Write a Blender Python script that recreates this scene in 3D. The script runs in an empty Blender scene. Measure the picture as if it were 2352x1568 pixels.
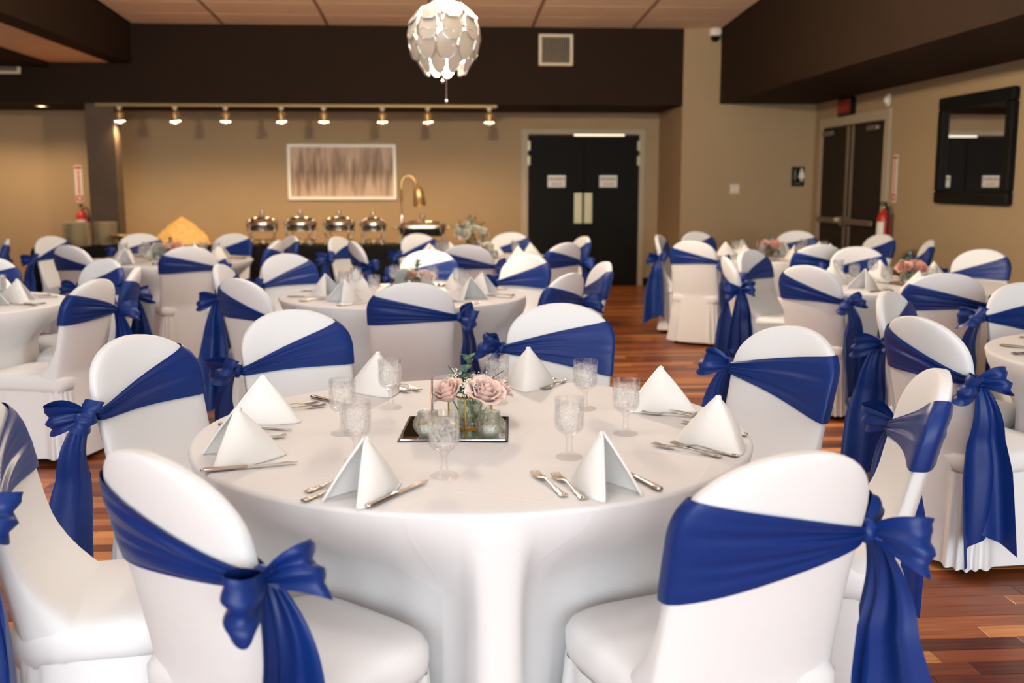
import bpy, math, random
from mathutils import Vector, Matrix, noise

PI = math.pi
S = bpy.context.scene
C = S.collection
random.seed(7)

# ------------------------------------------------------------------ camera
PITCH, YAW, CAM_H = math.radians(8.5956), math.radians(3.7872), 1.44
cam_data = bpy.data.cameras.new('camera')
cam = bpy.data.objects.new('camera', cam_data)
C.objects.link(cam)
cam.location = (0, 0, CAM_H)
cam.rotation_euler = (PI / 2 - PITCH, 0, -YAW)
cam_data.sensor_width = 36.0
cam_data.lens = 36.0 * 2375.0 / 2352.0
cam_data.clip_start = 0.05
cam_data.dof.use_dof = True
cam_data.dof.focus_distance = 3.15
cam_data.dof.aperture_fstop = 2.7
S.camera = cam

# ------------------------------------------------------------------ world, daylight, exposure
S.view_settings.view_transform = 'Standard'
S.view_settings.look = 'None'
S.view_settings.gamma = 1.0
S.view_settings.use_curve_mapping = False
S.view_settings.exposure = 0.20
S.cycles.use_denoising = True
S.cycles.use_adaptive_sampling = True
S.cycles.adaptive_threshold = 0.07
S.cycles.use_light_tree = False
S.cycles.max_bounces = 7
S.cycles.diffuse_bounces = 3
S.cycles.glossy_bounces = 3
S.cycles.transmission_bounces = 6
S.cycles.transparent_max_bounces = 16
S.cycles.sample_clamp_indirect = 6.0
S.cycles.caustics_reflective = False

w = bpy.data.worlds.new('sky')
S.world = w
w.use_nodes = True
bg = w.node_tree.nodes['Background']
bg.inputs[0].default_value = (0.86, 0.92, 1.0, 1)
bg.inputs[1].default_value = 0.5


def area(name, loc, rot, sx, sy, power, col):
    l = bpy.data.lights.new(name, 'AREA')
    l.shape = 'RECTANGLE'; l.size = sx; l.size_y = sy
    l.energy = power; l.color = col
    o = bpy.data.objects.new(name, l)
    o.location = loc; o.rotation_euler = rot
    C.objects.link(o)
    return o


YB = -6.5                        # window wall behind the camera
# daylight entering by the five tall windows in the wall behind the camera
WIN_X = (-5.2, -2.75, -0.3, 2.15, 4.0)
WIN_W = (2.0, 2.0, 2.0, 2.0, 1.3)
for wx, ww in zip(WIN_X, WIN_W):
    area('window_daylight', (wx, YB - 0.06, 2.2), (PI / 2, 0, 0), ww - 0.1, 3.3, 104 * ww, (0.85, 0.94, 1.0))


# ------------------------------------------------------------------ materials
def mat(name, col, rough=0.5, metal=0.0, spec=0.5, sheen=0.0, sheen_tint=None, bump=0.0, bscale=60.0, var=0.0,
        vscale=4.0, trans=0.0, ior=1.45, coat=0.0, emit=None, emit_s=0.0, bdist=0.01, stretch=None, detail=3.0, var_col=None):
    m = bpy.data.materials.new(name)
    m.use_nodes = True
    nt = m.node_tree
    b = nt.nodes['Principled BSDF']
    b.inputs['Base Color'].default_value = (*col, 1)
    b.inputs['Roughness'].default_value = rough
    b.inputs['Metallic'].default_value = metal
    b.inputs['Specular IOR Level'].default_value = spec
    b.inputs['Transmission Weight'].default_value = trans
    b.inputs['IOR'].default_value = ior
    b.inputs['Coat Weight'].default_value = coat
    if sheen:
        b.inputs['Sheen Weight'].default_value = sheen
        b.inputs['Sheen Roughness'].default_value = 0.4
        if sheen_tint:
            b.inputs['Sheen Tint'].default_value = (*sheen_tint, 1)
    if emit:
        b.inputs['Emission Color'].default_value = (*emit, 1)
        b.inputs['Emission Strength'].default_value = emit_s
    tc = nt.nodes.new('ShaderNodeTexCoord')
    mp = nt.nodes.new('ShaderNodeMapping')
    nt.links.new(tc.outputs['Object'], mp.inputs['Vector'])
    if stretch:
        mp.inputs['Scale'].default_value = stretch
    if var > 0:
        n = nt.nodes.new('ShaderNodeTexNoise')
        n.inputs['Scale'].default_value = vscale
        n.inputs['Detail'].default_value = detail
        nt.links.new(mp.outputs[0], n.inputs['Vector'])
        mx = nt.nodes.new('ShaderNodeMix'); mx.data_type = 'RGBA'
        vc = var_col or tuple(c * (1 - var) for c in col)
        mx.inputs['A'].default_value = (*vc, 1)
        mx.inputs['B'].default_value = (*(min(1, c * (1 + var * 0.5)) for c in col), 1) if not var_col else (*col, 1)
        nt.links.new(n.outputs['Fac'], mx.inputs['Factor'])
        nt.links.new(mx.outputs['Result'], b.inputs['Base Color'])
    if bump > 0:
        n2 = nt.nodes.new('ShaderNodeTexNoise')
        n2.inputs['Scale'].default_value = bscale
        n2.inputs['Detail'].default_value = 3
        nt.links.new(mp.outputs[0], n2.inputs['Vector'])
        bp = nt.nodes.new('ShaderNodeBump')
        bp.inputs['Strength'].default_value = bump
        bp.inputs['Distance'].default_value = bdist
        nt.links.new(n2.outputs['Fac'], bp.inputs['Height'])
        nt.links.new(bp.outputs[0], b.inputs['Normal'])
    return m


def clear_glass(name, tint, see, rough=0.0, bump=0.0, bscale=40.0, ior=1.45):
    """thin pressed glass: part refracting glass, part straight see-through"""
    m = bpy.data.materials.new(name)
    m.use_nodes = True
    nt = m.node_tree
    nt.nodes.remove(nt.nodes['Principled BSDF'])
    out = nt.nodes['Material Output']
    g = nt.nodes.new('ShaderNodeBsdfGlass')
    g.inputs['Color'].default_value = (*tint, 1)
    g.inputs['Roughness'].default_value = rough
    g.inputs['IOR'].default_value = ior
    t = nt.nodes.new('ShaderNodeBsdfTransparent')
    t.inputs['Color'].default_value = (*tint, 1)
    mx = nt.nodes.new('ShaderNodeMixShader')
    mx.inputs[0].default_value = see
    nt.links.new(g.outputs[0], mx.inputs[1])
    nt.links.new(t.outputs[0], mx.inputs[2])
    nt.links.new(mx.outputs[0], out.inputs[0])
    if bump > 0:
        tc = nt.nodes.new('ShaderNodeTexCoord')
        n2 = nt.nodes.new('ShaderNodeTexNoise')
        n2.inputs['Scale'].default_value = bscale
        nt.links.new(tc.outputs['Object'], n2.inputs['Vector'])
        bp = nt.nodes.new('ShaderNodeBump')
        bp.inputs['Strength'].default_value = bump
        bp.inputs['Distance'].default_value = 0.004
        nt.links.new(n2.outputs['Fac'], bp.inputs['Height'])
        nt.links.new(bp.outputs[0], g.inputs['Normal'])
    return m


def frosted_ice():
    """crushed ice and water: mostly see-through with cloudy white swirls"""
    m = bpy.data.materials.new('iced_water')
    m.use_nodes = True
    nt = m.node_tree
    nt.nodes.remove(nt.nodes['Principled BSDF'])
    out = nt.nodes['Material Output']
    tc = nt.nodes.new('ShaderNodeTexCoord')
    n = nt.nodes.new('ShaderNodeTexNoise'); n.inputs['Scale'].default_value = 55; n.inputs['Detail'].default_value = 3; n.inputs['Distortion'].default_value = 1.2
    nt.links.new(tc.outputs['Object'], n.inputs['Vector'])
    mr = nt.nodes.new('ShaderNodeMapRange')
    mr.inputs['From Min'].default_value = 0.38; mr.inputs['From Max'].default_value = 0.68
    mr.inputs['To Min'].default_value = 0.02; mr.inputs['To Max'].default_value = 0.5
    nt.links.new(n.outputs['Fac'], mr.inputs['Value'])
    t = nt.nodes.new('ShaderNodeBsdfTransparent')
    d = nt.nodes.new('ShaderNodeBsdfTranslucent'); d.inputs['Color'].default_value = (0.93, 0.93, 0.93, 1)
    d2 = nt.nodes.new('ShaderNodeBsdfDiffuse'); d2.inputs['Color'].default_value = (0.93, 0.93, 0.93, 1)
    md = nt.nodes.new('ShaderNodeMixShader'); md.inputs[0].default_value = 0.5
    nt.links.new(d.outputs[0], md.inputs[1]); nt.links.new(d2.outputs[0], md.inputs[2])
    mx = nt.nodes.new('ShaderNodeMixShader')
    nt.links.new(mr.outputs[0], mx.inputs[0])
    nt.links.new(t.outputs[0], mx.inputs[1]); nt.links.new(md.outputs[0], mx.inputs[2])
    nt.links.new(mx.outputs[0], out.inputs[0])
    return m


def plank_material():
    m = bpy.data.materials.new('cherry_floorboards')
    m.use_nodes = True
    nt = m.node_tree
    b = nt.nodes['Principled BSDF']
    at = nt.nodes.new('ShaderNodeAttribute'); at.attribute_name = 'tone'
    ramp = nt.nodes.new('ShaderNodeValToRGB')
    r = ramp.color_ramp
    r.elements[0].position = 0.0; r.elements[0].color = (0.085, 0.018, 0.007, 1)
    r.elements[1].position = 1.0; r.elements[1].color = (0.93, 0.42, 0.14, 1)
    e = r.elements.new(0.5); e.color = (0.33, 0.090, 0.028, 1)
    tc = nt.nodes.new('ShaderNodeTexCoord')
    mp = nt.nodes.new('ShaderNodeMapping'); mp.inputs['Scale'].default_value = (1.2, 22, 22)
    geo = nt.nodes.new('ShaderNodeNewGeometry')
    nt.links.new(geo.outputs['Position'], mp.inputs['Vector'])
    n = nt.nodes.new('ShaderNodeTexNoise'); n.inputs['Scale'].default_value = 3.0; n.inputs['Detail'].default_value = 6
    nt.links.new(mp.outputs[0], n.inputs['Vector'])
    ma = nt.nodes.new('ShaderNodeMath'); ma.operation = 'MULTIPLY_ADD'
    ma.inputs[1].default_value = 0.5; ma.inputs[2].default_value = -0.25
    nt.links.new(n.outputs['Fac'], ma.inputs[0])
    ad = nt.nodes.new('ShaderNodeMath'); ad.operation = 'ADD'
    nt.links.new(at.outputs['Fac'], ad.inputs[0]); nt.links.new(ma.outputs[0], ad.inputs[1])
    nt.links.new(ad.outputs[0], ramp.inputs[0])
    nt.links.new(ramp.outputs[0], b.inputs['Base Color'])
    b.inputs['Roughness'].default_value = 0.35
    b.inputs['Specular IOR Level'].default_value = 0.25
    b.inputs['Coat Weight'].default_value = 0.06
    b.inputs['Coat Roughness'].default_value = 0.15
    bp = nt.nodes.new('ShaderNodeBump'); bp.inputs['Strength'].default_value = 0.12; bp.inputs['Distance'].default_value = 0.002
    nt.links.new(n.outputs['Fac'], bp.inputs['Height']); nt.links.new(bp.outputs[0], b.inputs['Normal'])
    return m


def cloth_material():
    """white table linen with pressed fold creases running both ways"""
    m = mat('table_linen', (0.805, 0.79, 0.795), rough=0.85, spec=0.15)
    nt = m.node_tree
    b = nt.nodes['Principled BSDF']
    tc = nt.nodes.new('ShaderNodeTexCoord')
    sep = nt.nodes.new('ShaderNodeSeparateXYZ')
    rot = nt.nodes.new('ShaderNodeMapping'); rot.inputs['Rotation'].default_value = (0, 0, 0.42)
    nt.links.new(tc.outputs['Object'], rot.inputs['Vector'])
    nt.links.new(rot.outputs[0], sep.inputs[0])
    hs = []
    for ax, off, per in (('X', 0.11, 0.53), ('Y', 0.2, 0.47)):
        a = nt.nodes.new('ShaderNodeMath'); a.operation = 'ADD'; a.inputs[1].default_value = off + 5.3
        nt.links.new(sep.outputs[ax], a.inputs[0])
        mo = nt.nodes.new('ShaderNodeMath'); mo.operation = 'MODULO'; mo.inputs[1].default_value = per
        nt.links.new(a.outputs[0], mo.inputs[0])
        su = nt.nodes.new('ShaderNodeMath'); su.operation = 'SUBTRACT'; su.inputs[1].default_value = per / 2
        nt.links.new(mo.outputs[0], su.inputs[0])
        ab = nt.nodes.new('ShaderNodeMath'); ab.operation = 'ABSOLUTE'
        nt.links.new(su.outputs[0], ab.inputs[0])
        mr = nt.nodes.new('ShaderNodeMapRange')
        mr.inputs['From Min'].default_value = 0.0; mr.inputs['From Max'].default_value = 0.008
        mr.inputs['To Min'].default_value = 1.0; mr.inputs['To Max'].default_value = 0.0
        nt.links.new(ab.outputs[0], mr.inputs['Value'])
        hs.append(mr)
    ad = nt.nodes.new('ShaderNodeMath'); ad.operation = 'MAXIMUM'
    nt.links.new(hs[0].outputs[0], ad.inputs[0]); nt.links.new(hs[1].outputs[0], ad.inputs[1])
    n = nt.nodes.new('ShaderNodeTexNoise'); n.inputs['Scale'].default_value = 5; n.inputs['Detail'].default_value = 3
    nt.links.new(tc.outputs['Object'], n.inputs['Vector'])
    ma = nt.nodes.new('ShaderNodeMath'); ma.operation = 'MULTIPLY_ADD'; ma.inputs[1].default_value = 1.6
    nt.links.new(n.outputs['Fac'], ma.inputs[0]); nt.links.new(ad.outputs[0], ma.inputs[2])
    bp = nt.nodes.new('ShaderNodeBump'); bp.inputs['Strength'].default_value = 0.5; bp.inputs['Distance'].default_value = 0.0016
    nt.links.new(ma.outputs[0], bp.inputs['Height'])
    nt.links.new(bp.outputs[0], b.inputs['Normal'])
    return m


def painting_material():
    m = bpy.data.materials.new('abstract_painting')
    m.use_nodes = True
    nt = m.node_tree
    b = nt.nodes['Principled BSDF']
    tc = nt.nodes.new('ShaderNodeTexCoord')
    mp = nt.nodes.new('ShaderNodeMapping'); mp.inputs['Scale'].default_value = (9, 1, 1.1)
    nt.links.new(tc.outputs['Object'], mp.inputs['Vector'])
    n = nt.nodes.new('ShaderNodeTexNoise'); n.inputs['Scale'].default_value = 1.6; n.inputs['Detail'].default_value = 5
    nt.links.new(mp.outputs[0], n.inputs['Vector'])
    sep = nt.nodes.new('ShaderNodeSeparateXYZ')
    nt.links.new(tc.outputs['Object'], sep.inputs[0])
    ab = nt.nodes.new('ShaderNodeMath'); ab.operation = 'ABSOLUTE'
    nt.links.new(sep.outputs['Z'], ab.inputs[0])
    ma = nt.nodes.new('ShaderNodeMath'); ma.operation = 'MULTIPLY_ADD'; ma.inputs[1].default_value = 0.75
    nt.links.new(ab.outputs[0], ma.inputs[0]); nt.links.new(n.outputs['Fac'], ma.inputs[2])
    ramp = nt.nodes.new('ShaderNodeValToRGB')
    r = ramp.color_ramp
    r.elements[0].position = 0.42; r.elements[0].color = (0.16, 0.10, 0.065, 1)
    r.elements[1].position = 0.78; r.elements[1].color = (0.58, 0.44, 0.32, 1)
    nt.links.new(ma.outputs[0], ramp.inputs[0])
    nt.links.new(ramp.outputs[0], b.inputs['Base Color'])
    b.inputs['Roughness'].default_value = 0.6
    return m


M = {
    'white_cover': mat('white_spandex', (0.86, 0.855, 0.86), rough=0.8, spec=0.2),
    'satin': mat('navy_satin', (0.006, 0.030, 0.185), rough=0.42, spec=0.38),
    'leg': mat('black_leg', (0.012, 0.011, 0.010), rough=0.35, metal=0.5),
    'linen': cloth_material(),
    'napkin': mat('napkin_linen', (0.90, 0.875, 0.84), rough=0.85, spec=0.15),
    'tan_wall': mat('taupe_wall_paint', (0.40, 0.295, 0.175), rough=0.8, spec=0.15, var=0.05, vscale=2, detail=1),
    'trim': mat('taupe_trim_paint', (0.44, 0.37, 0.27), rough=0.55, spec=0.4, var=0.04),
    'brown': mat('dark_brown_paint', (0.023, 0.0135, 0.0085), rough=0.75, spec=0.12, var=0.08, vscale=2, detail=1),
    'black': mat('black_paint', (0.007, 0.007, 0.006), rough=0.6, spec=0.12, var=0.1),
    'black_cloth': mat('black_table_linen', (0.006, 0.006, 0.007), rough=0.8, spec=0.2, bump=0.1, bscale=100, bdist=0.002),
    'column': mat('grey_brown_column', (0.11, 0.075, 0.05), rough=0.75, var=0.35, vscale=5, bump=0.1, bscale=30),
    'ceiling_tile': mat('pale_ceiling_tile', (0.93, 0.74, 0.54), rough=0.8, var=0.05, vscale=3, detail=1),
    'ceiling_grid': mat('ceiling_grid_bar', (0.33, 0.22, 0.15), rough=0.6),
    'plank': plank_material(),
    'subfloor': mat('dark_floor_joint', (0.02, 0.008, 0.005), rough=0.8),
    'chrome': mat('polished_steel', (0.88, 0.83, 0.74), rough=0.2, metal=1.0),
    'cutlery': mat('stainless_cutlery', (0.62, 0.58, 0.53), rough=0.2, metal=1.0, bump=0.05, bscale=80),
    'gold': mat('gold_edge', (0.83, 0.56, 0.20), rough=0.22, metal=1.0),
    'copper': mat('copper_wire', (0.80, 0.34, 0.14), rough=0.3, metal=0.9),
    'brass': mat('brushed_brass', (0.80, 0.54, 0.24), rough=0.42, metal=0.85),
    'rail': mat('dull_brass_rail', (0.34, 0.24, 0.11), rough=0.55, metal=0.5),
    'brushed': mat('brushed_plate', (0.55, 0.51, 0.34), rough=0.5, metal=0.5),
    'cream': mat('cream_metal', (0.72, 0.62, 0.46), rough=0.5),
    'white_plastic': mat('white_plastic', (0.80, 0.77, 0.70), rough=0.4),
    'picture_frame': mat('white_picture_frame', (0.93, 0.94, 0.84), rough=0.4),
    'painting': painting_material(),
    'mirror': mat('mirror_silver', (0.92, 0.92, 0.92), rough=0.015, metal=1.0),
    'tray_edge': mat('dark_bevel', (0.02, 0.02, 0.02), rough=0.15, metal=0.6),
    'glass': clear_glass('pressed_glass', (1.0, 1.0, 1.0), 0.82),
    'ice': frosted_ice(),
    'vase_glass': clear_glass('vase_pane', (0.95, 0.975, 0.96), 0.85),
    'votive_glass': clear_glass('bubble_glass', (0.95, 0.98, 0.965), 0.55, rough=0.02, bump=1.0, bscale=110),
    'acrylic': clear_glass('aqua_acrylic', (0.78, 0.88, 0.87), 0.5, rough=0.35),
    'wax': mat('white_wax', (0.85, 0.83, 0.78), rough=0.5),
    'rose': mat('pink_petal', (0.93, 0.55, 0.46), rough=0.6, sheen=0.2, var=0.22, vscale=25, var_col=(0.95, 0.75, 0.64)),
    'rose_pale': mat('blush_petal', (0.96, 0.78, 0.68), rough=0.6, sheen=0.2, var=0.2, vscale=25, var_col=(0.90, 0.58, 0.52)),
    'rose_coral': mat('coral_petal', (0.86, 0.36, 0.27), rough=0.6, sheen=0.3, var=0.2, vscale=25, var_col=(0.88, 0.52, 0.42)),
    'white_petal': mat('white_petal', (0.86, 0.83, 0.68), rough=0.6, var=0.08, vscale=20),
    'eucalyptus': mat('eucalyptus_leaf', (0.16, 0.25, 0.17), rough=0.6, var=0.3, vscale=30),
    'leaf': mat('dark_green_leaf', (0.030, 0.065, 0.028), rough=0.5, var=0.3, vscale=20),
    'stem': mat('green_stem', (0.10, 0.17, 0.07), rough=0.6, var=0.2),
    'breath': mat('babys_breath_floret', (0.88, 0.86, 0.76), rough=0.7),
    'plate': mat('cream_china', (0.86, 0.72, 0.46), rough=0.25, coat=0.3),
    'red': mat('red_enamel', (0.50, 0.025, 0.015), rough=0.35),
    'sign_white': mat('sign_white', (0.82, 0.80, 0.72), rough=0.5),
    'sign_grey': mat('sign_lettering', (0.22, 0.20, 0.15), rough=0.6),
    'sign_red': mat('sign_red_ink', (0.55, 0.05, 0.03), rough=0.5),
    'exit_red': mat('unlit_exit_red', (0.16, 0.014, 0.012), rough=0.5),
    'satin_white': mat('pearl_shade_panel', (0.70, 0.60, 0.46), rough=0.3, spec=0.6),
    'silver_panel': mat('silver_shade_lining', (0.90, 0.89, 0.87), rough=0.16, metal=1.0),
    'door_grey': mat('dark_bronze_door', (0.022, 0.016, 0.011), rough=0.6, spec=0.15, var=0.1),
    'bar': mat('dull_metal_bar', (0.22, 0.18, 0.14), rough=0.45, metal=0.6),
    'bulb': mat('lit_bulb', (1, 0.9, 0.7), emit=(1.0, 0.83, 0.55), emit_s=14.0),
    'lamp_bulb': mat('lit_chandelier_bulb', (1, 0.9, 0.75), emit=(1.0, 0.85, 0.62), emit_s=9.0),
    'amber': mat('glowing_amber', (0.72, 0.30, 0.06), rough=0.4, var=0.5, vscale=22, var_col=(0.97, 0.66, 0.26), emit=(1.0, 0.44, 0.09), emit_s=0.45, bump=1.0, bscale=22, bdist=0.04),
    'strip': mat('lit_door_gap', (1, 0.95, 0.8), emit=(1.0, 0.90, 0.68), emit_s=1.1),
    'dark_hose': mat('black_rubber', (0.012, 0.012, 0.012), rough=0.6),
    'black_leather': mat('black_leather', (0.012, 0.011, 0.012), rough=0.45, bump=0.1, bscale=60),
}


# ------------------------------------------------------------------ mesh helpers
class MB:
    def __init__(s):
        s.v = []; s.f = []

    def add(s, vs, fs):
        k = len(s.v)
        s.v += [tuple(p) for p in vs]
        s.f += [tuple(i + k for i in q) for q in fs]
        return s

    def box(s, x0, x1, y0, y1, z0, z1, bev=0.0):
        if bev <= 0:
            vs = [(x, y, z) for z in (z0, z1) for (x, y) in ((x0, y0), (x1, y0), (x1, y1), (x0, y1))]
            return s.add(vs, [(3, 2, 1, 0), (4, 5, 6, 7), (0, 1, 5, 4), (1, 2, 6, 5), (2, 3, 7, 6), (3, 0, 4, 7)])
        b = min(bev, (x1 - x0) * .45, (y1 - y0) * .45, (z1 - z0) * .45)
        rows = []
        for z, i in ((z0, b), (z0 + b, 0), (z1 - b, 0), (z1, b)):
            rows.append([(x0 + i, y0 + i + (b if False else 0), z), (x1 - i, y0 + i, z), (x1 - i, y1 - i, z), (x0 + i, y1 - i, z)])
        # corner chamfer in plan as well
        vs = []
        for r, i in zip(rows, (b, 0, 0, b)):
            xa, ya = r[0][0], r[0][1]; xb, yb = r[2][0], r[2][1]; z = r[0][2]
            vs += [(xa + b, ya, z), (xb - b, ya, z), (xb, ya + b, z), (xb, yb - b, z), (xb - b, yb, z), (xa + b, yb, z), (xa, yb - b, z), (xa, ya + b, z)]
        fs = [tuple(reversed(range(8))), tuple(range(24, 32))]
        for k in range(3):
            for j in range(8):
                a = k * 8 + j; c = k * 8 + (j + 1) % 8
                fs.append((a, c, c + 8, a + 8))
        return s.add(vs, fs)

    def loops(s, loops, cap0=True, cap1=True, closed=True):
        n = len(loops[0]); vs = [p for l in loops for p in l]; fs = []
        for k in range(len(loops) - 1):
            for j in range(n if closed else n - 1):
                a = k * n + j; c = k * n + (j + 1) % n
                fs.append((a, c, c + n, a + n))
        if cap0: fs.append(tuple(reversed(range(n))))
        if cap1: fs.append(tuple(range((len(loops) - 1) * n, len(loops) * n)))
        return s.add(vs, fs)

    def lathe(s, prof, n=24, cx=0, cy=0, cap0=True, cap1=True, mod=None):
        L = []
        for (r, z) in prof:
            L.append([(cx + (r * (mod(t, z) if mod else 1)) * math.cos(t), cy + (r * (mod(t, z) if mod else 1)) * math.sin(t), z)
                      for t in (2 * PI * j / n for j in range(n))])
        return s.loops(L, cap0, cap1)

    def tube(s, pts, rad, n=8, cap=True):
        P = [Vector(p) for p in pts]
        rs = rad if isinstance(rad, (list, tuple)) else [rad] * len(P)
        L = []; prev = None
        for i, p in enumerate(P):
            d = (P[min(i + 1, len(P) - 1)] - P[max(i - 1, 0)]).normalized()
            if prev is None:
                a = d.cross(Vector((0, 0, 1)))
                if a.length < 1e-3: a = d.cross(Vector((1, 0, 0)))
                a.normalize()
            else:
                a = (prev - d * prev.dot(d)).normalized()
            prev = a
            b = d.cross(a)
            L.append([tuple(p + (a * math.cos(t) + b * math.sin(t)) * rs[i]) for t in (2 * PI * j / n for j in range(n))])
        return s.loops(L, cap, cap)

    def grid(s, rows):
        n = len(rows[0]); vs = [p for r in rows for p in r]; fs = []
        for k in range(len(rows) - 1):
            for j in range(n - 1):
                a = k * n + j
                fs.append((a, a + 1, a + n + 1, a + n))
        return s.add(vs, fs)

    def sphere(s, c, r, n=10, m=6, sq=(1, 1, 1)):
        prof = []
        L = []
        for i in range(1, m):
            a = -PI / 2 + PI * i / m
            L.append([(c[0] + sq[0] * r * math.cos(a) * math.cos(2 * PI * j / n), c[1] + sq[1] * r * math.cos(a) * math.sin(2 * PI * j / n), c[2] + sq[2] * r * math.sin(a)) for j in range(n)])
        return s.loops(L)

    def mesh(s, name, m, smooth=True):
        me = bpy.data.meshes.new(name)
        me.from_pydata(s.v, [], s.f)
        me.update()
        if smooth:
            me.polygons.foreach_set('use_smooth', [True] * len(me.polygons))
        if m: me.materials.append(M[m] if isinstance(m, str) else m)
        return me


def ob(name, me, parent=None, loc=(0, 0, 0), rz=0.0):
    o = bpy.data.objects.new(name, me)
    C.objects.link(o)
    o.location = loc
    o.rotation_euler = (0, 0, rz)
    if parent: o.parent = parent
    return o


def put(name, mb, m, parent=None, loc=(0, 0, 0), rz=0.0, smooth=True, autos=None):
    me = mb.mesh(name, m, smooth)
    o = ob(name, me, parent, loc, rz)
    if autos:
        sharp(me, autos)
    return o


def sharp(me, deg):
    try:
        me.set_sharp_from_angle(angle=math.radians(deg))
    except Exception:
        pass


def tag(o, label=None, cat=None, group=None, kind=None):
    if label: o['label'] = label
    if cat: o['category'] = cat
    if group: o['group'] = group
    if kind: o['kind'] = kind
    return o


def thing(name, label, cat, loc=(0, 0, 0), rz=0.0, group=None):
    o = bpy.data.objects.new(name, None)
    o.empty_display_size = 0.05
    C.objects.link(o)
    o.location = loc; o.rotation_euler = (0, 0, rz)
    return tag(o, label, cat, group)


def struct(o):
    o['kind'] = 'structure'
    return o


# ------------------------------------------------------------------ the room
YW, YF = 14.83, 13.39            # back wall of the alcove, front of the soffit
XA, XR, XL = 3.08, 4.83, -6.6    # alcove corner, right wall, left wall
SOFF = 2.45
CEIL_SLOPE = 0.05


def ceil_z(y): return 3.40 + CEIL_SLOPE * (YF - y)


def view_px(p):
    cp, sp, cy, sy = math.cos(PITCH), math.sin(PITCH), math.cos(YAW), math.sin(YAW)
    dx, dy, dz = p[0], p[1], p[2] - CAM_H
    z = dx * sy * cp + dy * cy * cp - dz * sp
    if z < 0.2: return None
    x = dx * cy - dy * sy
    u = dx * sy * sp + dy * cy * sp + dz * cp
    return (1176 + 2375 * x / z, 784 - 2375 * u / z, z)


floor = struct(put('floor', MB().box(XL, XR, YB, YW, -0.08, -0.006), 'subfloor'))


def build_planks():
    rnd = random.Random(3)
    PW = 0.083
    items = []
    y = YB
    while y < YW - 0.001:
        x = XL - rnd.random() * 1.2
        while x < XR:
            L = rnd.uniform(0.5, 1.7)
            a, b = max(x, XL), min(x + L, XR)
            if b - a > 0.03:
                items.append((a, b, y, min(y + PW, YW), rnd.betavariate(1.7, 2.2), rnd.uniform(-0.0006, 0.0006)))
            x += L
        y += PW
    score = []
    for i, (a, b, y0, y1, t, dz) in enumerate(items):
        best = 0
        for k in range(5):
            q = view_px((a + (b - a) * k / 4, (y0 + y1) / 2, 0))
            if q and -60 < q[0] < 2412 and 600 < q[1] < 1640:
                px, py = q[0], q[1]
                free = px > 1880 or (1400 < px < 1560 and py > 640) or (1400 < px < 1700 and py > 780) or px < 480
                best = max(best, (b - a) / q[2] ** 3 * (1.0 if free else 0.02))
        score.append(best)
    order = sorted(range(len(items)), key=lambda i: -score[i])
    single = set(i for i in order[:300] if score[i] > 0)

    def geo(it):
        a, b, y0, y1, t, dz = it
        g = 0.0006
        return MB().box(a + g, b - g, y0 + g, y1 - g, -0.006, 0.0 + dz, bev=0.0012), t
    rest = MB(); tones = []
    for i, it in enumerate(items):
        mb, t = geo(it)
        if i in single:
            me = mb.mesh('floorboard', 'plank', smooth=False)
            at = me.attributes.new('tone', 'FLOAT', 'FACE')
            at.data.foreach_set('value', [t] * len(me.polygons))
            ob('floorboard', me, floor)
        else:
            k = len(rest.f)
            rest.add(mb.v, mb.f)
            tones += [t] * (len(rest.f) - k)
    me = rest.mesh('floorboards', 'plank', smooth=False)
    at = me.attributes.new('tone', 'FLOAT', 'FACE')
    at.data.foreach_set('value', tones)
    o = ob('floorboards', me, floor)
    o['kind'] = 'stuff'


build_planks()

struct(put('wall_back', MB().box(XL, XA, YW, YW + 0.15, 0, 3.4), 'tan_wall', smooth=False))
struct(put('wall_alcove_side', MB().box(XA, XA + 0.12, YF + 0.12, YW + 0.15, 0, 3.4), 'tan_wall', smooth=False))
struct(put('wall_front_return', MB().box(XA, XR + 0.15, YF, YF + 0.12, 0, 3.7), 'tan_wall', smooth=False))
struct(put('wall_right', MB().box(XR, XR + 0.15, YB, YF, 0, 4.6), 'tan_wall', smooth=False))
struct(put('wall_left', MB().box(XL - 0.15, XL, YB, YW + .15, 0, 4.6), 'tan_wall', smooth=False))
# window wall behind the camera, with openings
mb = MB()
edges = []
for wx, ww in zip(WIN_X, WIN_W): edges.append((wx - ww / 2, wx + ww / 2))
px = XL
for a, b in edges:
    mb.box(px, a, YB - 0.18, YB, 0, 4.6); px = b
    mb.box(a, b, YB - 0.18, YB, 0, 0.55); mb.box(a, b, YB - 0.18, YB, 3.9, 4.6)
mb.box(px, XR, YB - 0.18, YB, 0, 4.6)
struct(put('wall_windows', mb, 'tan_wall', smooth=False))
for i, (a, b) in enumerate(edges):
    fr = MB()
    for x0, x1, z0, z1 in ((a, a + .05, .55, 3.9), (b - .05, b, .55, 3.9), (a + .05, b - .05, .55, .6), (a + .05, b - .05, 3.85, 3.9), ((a + b) / 2 - .02, (a + b) / 2 + .02, .6, 3.85)):
        fr.box(x0, x1, YB - 0.05, YB - 0.002, z0, z1)
    struct(put('window_%d' % (i + 1), fr, 'white_plastic', smooth=False))

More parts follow.
